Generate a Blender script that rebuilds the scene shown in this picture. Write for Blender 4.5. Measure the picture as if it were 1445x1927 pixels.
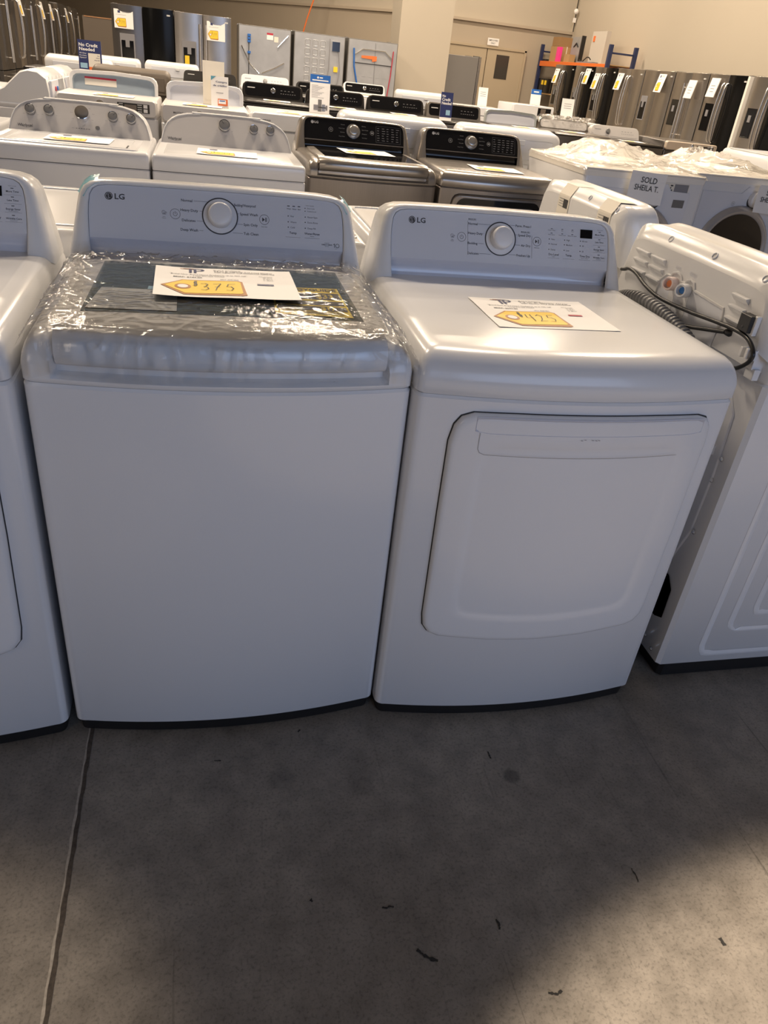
import bpy, math, random
from mathutils import Vector, Matrix
random.seed(7)
for o in list(bpy.data.objects): bpy.data.objects.remove(o)
S = bpy.context.scene
COL = S.collection
R_ = math.radians

# ------------------------------------------------------------------ camera
CAM = Vector((0.3079, -1.2718, 1.3683)); YAW, PITCH, ROLL, FPX = 0.26765, 0.54183, 0.11922, 1386.86
fw = Vector((math.sin(YAW)*math.cos(PITCH), math.cos(YAW)*math.cos(PITCH), -math.sin(PITCH)))
r0 = Vector((math.cos(YAW), -math.sin(YAW), 0)); u0 = r0.cross(fw)
rt = r0*math.cos(ROLL) + u0*math.sin(ROLL); up = -r0*math.sin(ROLL) + u0*math.cos(ROLL)
cd = bpy.data.cameras.new('camera'); cam = bpy.data.objects.new('camera', cd); COL.objects.link(cam)
cam.matrix_world = Matrix(((rt.x, up.x, -fw.x, CAM.x), (rt.y, up.y, -fw.y, CAM.y), (rt.z, up.z, -fw.z, CAM.z), (0, 0, 0, 1)))
cd.sensor_fit = 'HORIZONTAL'; cd.sensor_width = 36.0; cd.lens = FPX/1445*36.0
cd.clip_start = 0.05; cd.clip_end = 100
S.camera = cam

# ------------------------------------------------------------------ world, exposure, lamps
S.view_settings.view_transform = 'Standard'; S.view_settings.look = 'None'
S.view_settings.gamma = 1.0; S.view_settings.use_curve_mapping = False
S.view_settings.exposure = 0.0
w = bpy.data.worlds.new('world'); S.world = w; w.use_nodes = True
w.node_tree.nodes['Background'].inputs[0].default_value = (0.50, 0.58, 0.80, 1)
w.node_tree.nodes['Background'].inputs[1].default_value = 0.09
WARM = (1.0, 0.82, 0.62); COOL = (0.50, 0.66, 1.0)

def area(name, loc, target, sx, sy, power, color):
    d = bpy.data.lights.new(name, 'AREA'); d.shape = 'RECTANGLE'; d.size = sx; d.size_y = sy
    d.energy = power; d.color = color
    o = bpy.data.objects.new(name, d); COL.objects.link(o); o.location = loc
    o.rotation_euler = (Vector(target)-Vector(loc)).to_track_quat('-Z', 'Y').to_euler()
    return o
def spot(name, loc, target, power, color, angle, blend, radius):
    d = bpy.data.lights.new(name, 'SPOT'); d.energy = power; d.color = color
    d.spot_size = R_(angle); d.spot_blend = blend; d.shadow_soft_size = radius
    o = bpy.data.objects.new(name, d); COL.objects.link(o); o.location = loc
    o.rotation_euler = (Vector(target)-Vector(loc)).to_track_quat('-Z', 'Y').to_euler()
    return o
for i, (x, y, p) in enumerate([(-1.6, 4.6, 310), (2.6, 4.6, 310), (-2.5, 9, 240), (2.2, 9, 240), (6.2, 7.5, 250),
                               (-3.2, 14, 330), (2.2, 14, 330), (6.6, 12.5, 330), (6.6, 17.5, 260), (2.0, 19, 200)]):
    area('ceiling_lamp_light', (x, y, 6.3), (x, y, 0), 1.3, 0.5, p, WARM)
area('loading_door_daylight', (3.0, -6.3, 2.6), (0.9, 0, 0.7), 4.5, 3.2, 122, COOL)  # cool fill added behind the camera for the bluish fronts; no door known
area('warm_fill_light', (-3.8, -3.8, 2.8), (-.3, 0, .5), 1.6, 1.2, 22, WARM)  # added warm fill, tints the left machine fronts; no such room known
spot('floor_patch_spot', (1.7, -2.9, 6.2), (1.62, -2.06, 0), 4300, WARM, 27.9, 0.18, 0.05)  # added spot; its cone edge draws the lit patch on the right floor
spot('floor_patch_spot', (-1.2, -2.2, 6.2), (-0.27, -0.78, 0), 1100, WARM, 10, 0.7, 0.05)  # added spot for the fainter warm patch on the left floor

# ------------------------------------------------------------------ materials
MATS = {}
def mat(name, color, rough=0.5, metal=0.0, coat=0.0, bump=0.0, bscale=200, var=0.0, vscale=3, spec=0.5, aniso=None):
    if name in MATS: return MATS[name]
    m = bpy.data.materials.new(name); m.use_nodes = True; nt = m.node_tree; N = nt.nodes; L = nt.links
    b = N['Principled BSDF']; b.inputs['Base Color'].default_value = (*color, 1); b.inputs['Roughness'].default_value = rough
    b.inputs['Metallic'].default_value = metal; b.inputs['Coat Weight'].default_value = coat
    b.inputs['Specular IOR Level'].default_value = spec
    tc = N.new('ShaderNodeTexCoord')
    mp = N.new('ShaderNodeMapping'); L.new(tc.outputs['Object'], mp.inputs[0])
    if aniso: mp.inputs['Scale'].default_value = aniso
    if var > 0:
        n = N.new('ShaderNodeTexNoise'); n.inputs['Scale'].default_value = vscale; n.inputs['Detail'].default_value = 6
        L.new(mp.outputs[0], n.inputs[0])
        mx = N.new('ShaderNodeMix'); mx.data_type = 'RGBA'
        mx.inputs[6].default_value = (*[c*(1-var) for c in color], 1); mx.inputs[7].default_value = (*[min(1, c*(1+var)) for c in color], 1)
        L.new(n.outputs[0], mx.inputs[0]); L.new(mx.outputs[2], b.inputs['Base Color'])
    if bump > 0:
        n2 = N.new('ShaderNodeTexNoise'); n2.inputs['Scale'].default_value = bscale; n2.inputs['Detail'].default_value = 3
        L.new(mp.outputs[0], n2.inputs[0])
        bp = N.new('ShaderNodeBump'); bp.inputs['Strength'].default_value = bump; bp.inputs['Distance'].default_value = 0.001
        L.new(n2.outputs[0], bp.inputs['Height']); L.new(bp.outputs[0], b.inputs['Normal'])
    MATS[name] = m
    return m
ENAMEL = mat('white enamel', (0.74, 0.745, 0.765), 0.22, 0, 0.25, 0.10, 350)
PLAST = mat('white moulded plastic', (0.72, 0.725, 0.74), 0.24, 0, 0.15)
PANELW = mat('matte white panel', (0.60, 0.62, 0.68), 0.42, 0, 0, 0.05, 900)
CHAN = mat('glossy channel plastic', (0.62, 0.64, 0.72), 0.14, 0, 0.5)
BLACKP = mat('black plastic', (0.012, 0.012, 0.013), 0.4)
SEAM = mat('dark seam', (0.03, 0.03, 0.032), 0.8)
INK = mat('dark print', (0.05, 0.05, 0.055), 0.6)
GREYINK = mat('grey print', (0.22, 0.22, 0.24), 0.6)
WINK = mat('light print', (0.55, 0.55, 0.55), 0.6)
DIMINK = mat('dim light print', (0.14, 0.14, 0.145), 0.6)
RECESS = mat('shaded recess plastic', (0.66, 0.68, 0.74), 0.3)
KNOBW = mat('satin white knob', (0.72, 0.72, 0.74), 0.35, 0, 0, 0.05, 800)
STEELK = mat('satin steel knob', (0.55, 0.53, 0.50), 0.28, 0.9)
CHROME = mat('chrome', (0.8, 0.8, 0.8), 0.08, 1)
GLASSD = mat('dark smoked glass', (0.10, 0.135, 0.155), 0.08, 0, 0.2, 0, 1, 0.15, 6)
BLKG = mat('black glass', (0.006, 0.006, 0.007), 0.08, spec=0.35)
HSTEEL = mat('polished steel handle', (0.78, 0.76, 0.73), 0.22, 1)
GRAPH = mat('graphite steel', (0.23, 0.205, 0.185), 0.30, 0.75, 0, 0, 1, 0.10, 4, aniso=(40, 1, 1))
GRAPHP = mat('graphite plastic', (0.36, 0.33, 0.30), 0.25, 0.7)
BLKEN = mat('black enamel', (0.016, 0.014, 0.013), 0.28, 0, 0, spec=0.22)
BLKD = mat('black glass and dark reflection door', (0.005, 0.005, 0.005), 0.15, 0, 0, spec=0.15)  # black glass, also right wall doors with a dark reflection put into the colour
SSTEEL = mat('brushed stainless steel', (0.46, 0.43, 0.40), 0.27, 0.95, 0, 0, 1, 0.10, 3, aniso=(1, 12, 1))
DSTEEL = mat('black stainless steel', (0.16, 0.15, 0.145), 0.27, 0.85, 0, 0, 1, 0.1, 3)
GREYSIDE = mat('grey painted cabinet side', (0.16, 0.155, 0.15), 0.45)
TAUPE = mat('taupe painted panel', (0.115, 0.092, 0.072), 0.5)
GALV = mat('galvanised back panel', (0.42, 0.43, 0.45), 0.42, 0.5, 0, 0, 1, 0.18, 5)
PAPER = mat('white paper', (0.86, 0.85, 0.84), 0.6)
YELLOW = mat('yellow tag', (0.88, 0.60, 0.03), 0.5)
ORANGE = mat('orange brown tag edge', (0.42, 0.17, 0.035), 0.5)
YLAB = mat('energy label yellow', (0.80, 0.62, 0.04), 0.5)
NAVY = mat('navy print', (0.02, 0.03, 0.12), 0.5)
BLUE = mat('bright blue print', (0.02, 0.13, 0.46), 0.5)
REDP = mat('red print', (0.45, 0.02, 0.05), 0.5)
ORNG = mat('orange print', (0.75, 0.17, 0.04), 0.5)
STICK = mat('cream label', (0.74, 0.70, 0.62), 0.55)
LBLUE = mat('pale blue print', (0.30, 0.50, 0.66), 0.5)
RACKO = mat('orange rack paint', (0.72, 0.16, 0.025), 0.45)
RACKB = mat('navy rack paint', (0.02, 0.03, 0.09), 0.45)
CARD = mat('cardboard', (0.42, 0.26, 0.12), 0.8)
PINK = mat('pink plastic', (0.85, 0.05, 0.30), 0.5)
HOSE = mat('grey hose rubber', (0.20, 0.20, 0.205), 0.4)
CORD = mat('black cord', (0.015, 0.015, 0.015), 0.3)
FOAM = mat('white foam', (0.80, 0.77, 0.72), 0.7, 0, 0, 0.3, 60)
LIDBL = mat('blue grey lid liner', (0.30, 0.36, 0.42), 0.3)
SILVP = mat('silver console', (0.58, 0.56, 0.55), 0.38, 0.15, 0, 0, 1)
KNOBG = mat('dark grey knob', (0.22, 0.22, 0.225), 0.35, 0.4)
COPPER = mat('copper tube', (0.75, 0.4, 0.2), 0.3, 0.9)

def film_mat(name, tint, alpha, rough=0.08, scale=14, strength=0.8, refl=1.0):
    m = bpy.data.materials.new(name); m.use_nodes = True; nt = m.node_tree; N = nt.nodes; L = nt.links
    N.remove(N['Principled BSDF']); out = N['Material Output']
    tr = N.new('ShaderNodeBsdfTransparent'); gl = N.new('ShaderNodeBsdfGlossy'); gl.inputs['Roughness'].default_value = rough
    df = N.new('ShaderNodeBsdfDiffuse'); df.inputs[0].default_value = (*tint, 1)
    tc = N.new('ShaderNodeTexCoord'); n = N.new('ShaderNodeTexNoise'); n.inputs['Scale'].default_value = scale
    n.inputs['Detail'].default_value = 5; n.inputs['Distortion'].default_value = 1.5; L.new(tc.outputs['Object'], n.inputs[0])
    bp = N.new('ShaderNodeBump'); bp.inputs['Strength'].default_value = strength; bp.inputs['Distance'].default_value = 0.02
    L.new(n.outputs[0], bp.inputs['Height']); L.new(bp.outputs[0], gl.inputs['Normal'])
    fr = N.new('ShaderNodeFresnel'); fr.inputs[0].default_value = 1.45; L.new(bp.outputs[0], fr.inputs['Normal'])
    m1 = N.new('ShaderNodeMixShader'); m1.inputs[0].default_value = alpha; L.new(tr.outputs[0], m1.inputs[1]); L.new(df.outputs[0], m1.inputs[2])
    fm = N.new('ShaderNodeMath'); fm.operation = 'MULTIPLY'; fm.inputs[1].default_value = refl; L.new(fr.outputs[0], fm.inputs[0])
    m2 = N.new('ShaderNodeMixShader'); L.new(fm.outputs[0], m2.inputs[0]); L.new(m1.outputs[0], m2.inputs[1]); L.new(gl.outputs[0], m2.inputs[2])
    L.new(m2.outputs[0], out.inputs[0])
    return m
FILM = film_mat('clear stretch film', (0.9, 0.88, 0.84), 0.012, 0.07, 18, 0.12, 0.9)
FILM2 = film_mat('crumpled plastic sheet', (0.9, 0.86, 0.80), 0.10, 0.10, 8, 0.75, 1.0)
TAPE = film_mat('pale blue tape', (0.22, 0.58, 0.70), 0.75, 0.15, 30, 0.2)
GLASSC = film_mat('acrylic sheet', (0.8, 0.75, 0.68), 0.45, 0.1, 1, 0.0)

# ------------------------------------------------------------------ mesh helpers
class MB:
    def __init__(s): s.v = []; s.f = []; s.m = []; s.mats = []
    def mi(s, m):
        if m not in s.mats: s.mats.append(m)
        return s.mats.index(m)
    def add(s, vs, fs, m):
        b = len(s.v); k = s.mi(m); s.v += [tuple(v) for v in vs]
        for f in fs: s.f.append([b+i for i in f]); s.m.append(k)
        return s
    def box(s, x0, y0, z0, x1, y1, z1, m):
        vs = [(x0, y0, z0), (x1, y0, z0), (x1, y1, z0), (x0, y1, z0), (x0, y0, z1), (x1, y0, z1), (x1, y1, z1), (x0, y1, z1)]
        return s.add(vs, [(0, 3, 2, 1), (4, 5, 6, 7), (0, 1, 5, 4), (1, 2, 6, 5), (2, 3, 7, 6), (3, 0, 4, 7)], m)
    def loft(s, rings, m, closed=True, cap0=True, cap1=True):
        n = len(rings[0]); vs = [p for r in rings for p in r]; fs = []
        for i in range(len(rings)-1):
            for j in range(n if closed else n-1):
                a = i*n+j; b = i*n+(j+1) % n
                fs.append((a, b, b+n, a+n))
        if closed and cap0: fs.append(tuple(reversed(range(n))))
        if closed and cap1: fs.append(tuple(range((len(rings)-1)*n, len(rings)*n)))
        return s.add(vs, fs, m)
    def tube(s, pts, r, m, seg=10, cap=True):
        pts = [Vector(p) for p in pts]; rings = []
        nrm = None
        for i, p in enumerate(pts):
            t = (pts[min(i+1, len(pts)-1)]-pts[max(i-1, 0)]).normalized()
            if nrm is None:
                a = Vector((0, 0, 1)) if abs(t.z) < 0.9 else Vector((1, 0, 0)); nrm = t.cross(a).normalized()
            nrm = (nrm - t*nrm.dot(t)).normalized(); bn = t.cross(nrm)
            rr = r[i] if isinstance(r, (list, tuple)) else r
            rings.append([p+(nrm*math.cos(2*math.pi*k/seg)+bn*math.sin(2*math.pi*k/seg))*rr for k in range(seg)])
        return s.loft(rings, m, True, cap, cap)
    def lathe(s, prof, origin, axis, m, seg=40, a0=None):
        ax = Vector(axis).normalized(); a = Vector((1, 0, 0)) if abs(ax.x) < 0.9 else Vector((0, 1, 0))
        e1 = (a-ax*a.dot(ax)).normalized(); e2 = ax.cross(e1); o = Vector(origin)
        rings = [[o+ax*h+(e1*math.cos(2*math.pi*k/seg)+e2*math.sin(2*math.pi*k/seg))*r for k in range(seg)] for (r, h) in prof]
        return s.loft(rings, m, True, True, True)
    def poly(s, pts, m): return s.add(pts, [tuple(range(len(pts)))], m)
    def build(s, name, parent=None, bevel=0, seg=2, smooth=True, angle=38):
        me = bpy.data.meshes.new(name); me.from_pydata(s.v, [], s.f)
        for mt in s.mats: me.materials.append(mt)
        me.polygons.foreach_set('material_index', s.m); me.update()
        o = bpy.data.objects.new(name, me); COL.objects.link(o)
        if smooth:
            me.shade_smooth()
            if not bevel: me.set_sharp_from_angle(angle=R_(angle))
        if bevel:
            b = o.modifiers.new('bevel', 'BEVEL'); b.width = bevel; b.segments = seg; b.limit_method = 'ANGLE'; b.angle_limit = R_(40); b.harden_normals = True
        if parent: o.parent = parent
        return o

def empty(name, loc, rz=0, label=None, cat=None, group=None):
    o = bpy.data.objects.new(name, None); COL.objects.link(o); o.location = loc; o.rotation_euler = (0, 0, rz); o.empty_display_size = 0.1
    if label: tag(o, label, cat, group)
    return o
def tag(o, label, cat, group=None):
    o['label'] = label; o['category'] = cat
    if group: o['group'] = group
    return o
def struct(o): o['kind'] = 'structure'; return o
def copy_tree(o, parent=None):
    c = o.copy(); COL.objects.link(c)
    if parent: c.parent = parent
    for ch in list(o.children): copy_tree(ch, c)
    return c
def place(o, loc, rz, label, cat=None, group=None):
    c = copy_tree(o); c.location = loc; c.rotation_euler = (0, 0, rz); c['label'] = label
    if cat: c['category'] = cat
    if group: c['group'] = group
    elif 'group' in c: del c['group']
    return c

TCACHE = {}
def text_geo(txt, bold=False):
    k = (txt, bold)
    if k in TCACHE: return TCACHE[k]
    c = bpy.data.curves.new('t', 'FONT'); c.body = txt; c.size = 1; c.resolution_u = 2; c.align_x = 'LEFT'
    c.offset = 0.022 if bold else 0.010
    o = bpy.data.objects.new('t', c); COL.objects.link(o)
    dg = bpy.context.evaluated_depsgraph_get(); me = bpy.data.meshes.new_from_object(o.evaluated_get(dg))
    vs = [(v.co.x, v.co.y) for v in me.vertices]; fs = [tuple(p.vertices) for p in me.polygons]
    bpy.data.objects.remove(o); bpy.data.curves.remove(c); bpy.data.meshes.remove(me)
    if vs:
        x0 = min(v[0] for v in vs); x1 = max(v[0] for v in vs); vs = [(v[0]-x0, v[1]) for v in vs]; wd = x1-x0
    else: wd = 0
    TCACHE[k] = (vs, fs, wd); return TCACHE[k]
def put_text(mb, txt, fn, u, v, h, m, width=None, align='l', bold=False):
    """fn(u,v)->3D point; h is the cap height; width squeezes the line to that width."""
    vs, fs, wd = text_geo(txt, bold)
    if not vs: return
    sy = h/0.70; sx = sy if width is None else width/wd
    off = {'l': 0, 'c': -wd*sx/2, 'r': -wd*sx}[align]
    mb.add([fn(u+off+a*sx, v+b*sy) for a, b in vs], fs, m)
def disc(mb, fn, u, v, r, m, n=24, ry=None):
    ry = ry or r
    mb.add([fn(u+r*math.cos(2*math.pi*k/n), v+ry*math.sin(2*math.pi*k/n)) for k in range(n)], [tuple(range(n))], m)
def ring(mb, fn, u, v, r, wd, m, n=40, a0=0, a1=2*math.pi):
    vs = []; fs = []
    for k in range(n+1):
        a = a0+(a1-a0)*k/n
        vs += [fn(u+r*math.cos(a), v+r*math.sin(a)), fn(u+(r-wd)*math.cos(a), v+(r-wd)*math.sin(a))]
    for k in range(n): fs.append((2*k, 2*k+1, 2*k+3, 2*k+2))
    mb.add(vs, fs, m)
def rect(mb, fn, u0, v0, u1, v1, m): mb.add([fn(u0, v0), fn(u1, v0), fn(u1, v1), fn(u0, v1)], [(0, 1, 2, 3)], m)
def stroke(mb, fn, pts, wd, m):
    for (a, b) in zip(pts[:-1], pts[1:]):
        dx, dy = b[0]-a[0], b[1]-a[1]; l = math.hypot(dx, dy) or 1; nx, ny = -dy/l*wd/2, dx/l*wd/2; ex, ey = dx/l*wd*.3, dy/l*wd*.3
        mb.add([fn(a[0]+nx-ex, a[1]+ny-ey), fn(a[0]-nx-ex, a[1]-ny-ey), fn(b[0]-nx+ex, b[1]-ny+ey), fn(b[0]+nx+ex, b[1]+ny+ey)], [(0, 1, 2, 3)], m)
def rrect(u0, v0, u1, v1, r, n=6):
    p = []
    for (cx, cy, a) in ((u1-r, v0+r, -90), (u1-r, v1-r, 0), (u0+r, v1-r, 90), (u0+r, v0+r, 180)):
        for k in range(n+1):
            t = R_(a+90*k/n); p.append((cx+r*math.cos(t), cy+r*math.sin(t)))
    return p

# ------------------------------------------------------------------ machine building blocks (local frame: x right, y back, z up, front at y=0)
W = 0.686
def outline(x0, x1, yf, yb, bow, r, rb=0.01, n=18):
    """footprint loop with a bowed front and rounded corners"""
    xm = (x0+x1)/2; hw = (x1-x0)/2
    fy = lambda x: yf - bow*(1-((x-xm)/hw)**2)
    p = []
    yl = fy(x0+r)
    for k in range(7):                     # left corner
        t = k/6; a = (x0, yf+r); b = (x0, yl); c = (x0+r, yl)
        p.append(((1-t)**2*a[0]+2*t*(1-t)*b[0]+t*t*c[0], (1-t)**2*a[1]+2*t*(1-t)*b[1]+t*t*c[1]))
    for k in range(1, n): x = x0+r+(x1-x0-2*r)*k/n; p.append((x, fy(x)))
    for k in range(7):
        t = k/6; a = (x1-r, yl); b = (x1, yl); c = (x1, yf+r)
        p.append(((1-t)**2*a[0]+2*t*(1-t)*b[0]+t*t*c[0], (1-t)**2*a[1]+2*t*(1-t)*b[1]+t*t*c[1]))
    p += [(x1, yb-rb), (x1-rb, yb), (x0+rb, yb), (x0, yb-rb)]
    return p
def lift(loop, z): return [(x, y, z) for x, y in loop]
def cabinet(parent, wd, dp, seam, mt, bow=0.034, r=0.022, z0=0.034):
    mb = MB()
    mb.loft([lift(outline(.004, wd-.004, .004, dp-.004, bow, r), z0), lift(outline(0, wd, 0, dp, bow, r), z0+.006),
             lift(outline(0, wd, 0, dp, bow, r), seam-.006), lift(outline(.004, wd-.004, .004, dp-.004, bow, r), seam-.001)], mt)
    mb.build('cabinet', parent)
    mb = MB(); mb.loft([lift(outline(.008, wd-.008, .008, dp-.02, bow, r), .004), lift(outline(.005, wd-.005, .005, dp-.02, bow, r), z0+.003)], BLACKP)
    mb.build('base_plinth', parent)
    for (x, y) in ((.06, .07), (wd-.06, .07), (.06, dp-.07), (wd-.06, dp-.07)):
        MB().lathe([(.022, 0), (.022, .014)], (x, y, 0), (0, 0, 1), BLACKP, 16).build('foot', parent)
def deck(parent, wd, dp, seam, top, mt, bow=0.034, r=0.022, name='top_cover', notch=None):
    h = top-seam
    prof = [(0.006, 0.006, seam-.002), (0, 0, seam+.004), (0, 0, seam+h*.38), (.001, .0015, seam+h*.46), (.003, .005, seam+h*.58), (.007, .011, seam+h*.72),
            (.013, .020, seam+h*.85), (.021, .031, seam+h*.935), (.033, .046, seam+h*.98), (.05, .066, top)]
    mb = MB()
    if notch: prof = prof[:2]+[(0, 0, seam+h*.12), (0, 0, seam+h*.22)]+prof[2:]
    rings = [lift(outline(s_, wd-s_, f_, dp-s_*.2, bow, max(.02, r), n=72 if notch else 18), z) for (s_, f_, z) in prof]
    if notch: rings = [[(x, y+(.022*max(0, min(1, (z-seam-h*.12)/(h*.10)))*max(0, min(1, (x-notch[0])/.006))*max(0, min(1, (notch[1]-x)/.006)) if y < .2 else 0), z) for x, y, z in rg] for rg in rings]
    mb.loft(rings, mt)
    return mb.build(name, parent, angle=50)
CY0, CZ0, CY1, CZ1 = .55, .965, .60, 1.075
def plane_fn(y0=CY0, z0=CZ0, y1=CY1, z1=CZ1, d=0.0):
    L = math.hypot(y1-y0, z1-z0); ty, tz = (y1-y0)/L, (z1-z0)/L
    return lambda x, t, dd=None: (x, y0+t*ty+(d if dd is None else dd)*tz, z0+t*tz-(d if dd is None else dd)*ty)
def sym(pts, wd, mid):
    return [(x, t) for x, t in pts] + [(wd*.25, mid-.0012), (wd/2, mid), (wd*.75, mid-.0012)] + [(wd-x, t) for x, t in reversed(pts)]
LG_OUT = sym([(.004, -.047), (.006, -.03), (.011, 0), (.0165, .03), (.0225, .06), (.027, .085), (.032, .108), (.041, .124), (.055, .1345), (.076, .1405), (.11, .1430)], W, .1455)
LG_IN = sym([(.0575, -.047), (.0565, -.03), (.0545, 0), (.0535, .03), (.0535, .06), (.055, .085), (.058, .103), (.0645, .1155), (.076, .1225), (.094, .1255), (.13, .1270)], W, .1285)
def lg_console(parent, frame_m, panel_m, chan_m, wd=W, back=.700, chamfer=(.03, .05, .012)):
    s_ = wd/W; P = plane_fn()
    out = [(x*s_, t) for x, t in LG_OUT]; inn = [(x*s_, t) for x, t in LG_IN]
    def mix(a, d): return [P(i[0]*(1-a)+o[0]*a, i[1]*(1-a)+o[1]*a, d) for i, o in zip(inn, out)]
    mb = MB()
    rings = [mix(0, .007), mix(0.02, .001), mix(.12, -.001), mix(.35, 0), mix(.6, .003), mix(.8, .009), mix(.93, .018), mix(1, .032)]
    last = rings[-1]
    for fr in (.5, 1.0):
        rings.append([(x, y+(back-chamfer[2]-y)*fr, z) for x, y, z in last])
    c = (wd/2, back, CZ0)
    rings.append([(x+(c[0]-x)*chamfer[0], back-.001, z+(c[2]-z)*chamfer[1]) for x, y, z in last])
    rings.append([(x+(c[0]-x)*(chamfer[0]+.01), back, z+(c[2]-z)*(chamfer[1]+.02)) for x, y, z in last])
    mb.loft(rings, frame_m, closed=False)
    # back closure
    n = len(rings[-1]); mb.add(rings[-1], [tuple(range(n))], frame_m)
    mb.build('console_housing', parent, angle=60)
    # channel under the panel
    prof = [(.0105, .0045), (.009, .006), (.004, .013), (-.004, .020), (-.014, .0245), (-.026, .0245), (-.037, .019), (-.046, .008), (-.052, -.002)]
    mb = MB(); xa, xb = inn[3][0]+.001, wd-inn[3][0]-.001
    mb.loft([[P(x, t, d) for (t, d) in prof] for x in (xa-.004, xb+.004)], chan_m, closed=False)
    mb.build('console_channel', parent)
    # control panel plate
    lo = .0105; pts = [(xa, lo)]+[(x+.0008 if x < wd/2 else x-.0008, t-.0008) for x, t in inn if t > lo+.004]+[(xb, lo)]
    mb = MB(); mb.loft([[P(x, t, .008) for x, t in pts], [P(x, t, .004) for x, t in pts]], panel_m)
    return mb.build('control_panel', parent, smooth=False)
def knob(parent, x, t, r, mt, P, ring_r=0, ring_m=None, h=.022, name='cycle_knob', base=.004, pointer=None, groove=True):
    a = Vector(P(x, t, base)); nrm = (Vector(P(x, t, 0))-Vector(P(x, t, .01))).normalized()
    mb = MB()
    if ring_r:
        mb.lathe([(ring_r, -.002), (ring_r, .0012), (ring_r-.0022, .0016), (ring_r-.0024, .0006)], a, nrm, ring_m, 64)
        mb.lathe([(ring_r-.0025, -.001), (ring_r-.0028, .0012), (r*.9, .0016)], a, nrm, mt, 64)
    mb.lathe([(r*.96, 0), (r, .002), (r, h*.62), (r*.97, h*.82), (r*.90, h*.95), (r*.80, h), (r*.4, h*1.02)], a, nrm, mt, 64)
    if pointer:
        top = lambda u, v: tuple(Vector(P(x+u, t+v, 0))-Vector(P(x, t, 0))+a+nrm*(h*1.03+.0004))
        stroke(mb, top, [(pointer[0]*r*.25, pointer[1]*r*.25), (pointer[0]*r*.9, pointer[1]*r*.9)], r*.09, INK)
    return mb.build(name, parent)
def lg_logo(mb, P, x, t, s_, m, bg):
    disc(mb, P, x, t, .0085*s_, m, 32)
    P2 = lambda u, v: P(u, v, .0034) if P is not None else None
    ring(mb, lambda u, v: P(u, v, .0032), x, t, .0068*s_, .0007*s_, bg, 30, R_(-10), R_(280))
    stroke(mb, lambda u, v: P(u, v, .0032), [(x-.0005*s_, t+.0042*s_), (x-.0005*s_, t-.0038*s_), (x+.003*s_, t-.0038*s_)], .0008*s_, bg)
    disc(mb, lambda u, v: P(u, v, .0032), x-.0032*s_, t+.0028*s_, .0007*s_, bg, 10)
    put_text(mb, 'LG', P, x+.0125*s_, t-.0058*s_, .0118*s_, m, bold=True, width=.0215*s_)
def play_icon(mb, P, x, t, r, m, w_=.0008):
    ring(mb, P, x, t, r, w_, m, 30)
    q = r*.42; mb.add([P(x-q, t+q), P(x-q, t-q), P(x+q*.25, t)], [(0, 1, 2)], m)
    for d in (.45, .95): rect(mb, P, x+q*d, t-q, x+q*d+q*.25, t+q, m)
def power_icon(mb, P, x, t, r, m, w_=.0008):
    ring(mb, P, x, t, r, w_, m, 30); ring(mb, P, x, t, r*.42, w_, m, 20, R_(120), R_(420)); stroke(mb, P, [(x, t), (x, t+r*.5)], w_, m)
def clothes_icon(mb, P, x, t, m):
    ring(mb, P, x-.001, t+.002, .0038, .0006, m, 16); 
    for l in (((-.004, -.0025), (.004, -.0025), (.004, .003), (.0065, .001)), ((-.002, .0025), (.002, -.002))):
        stroke(mb, P, [(x+a, t+b) for a, b in l], .0006, m)
    put_text(mb, 'Smart', P, x, t-.0085, .0016, m, align='c'); put_text(mb, 'Diagnosis', P, x, t-.0115, .0016, m, align='c')

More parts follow.
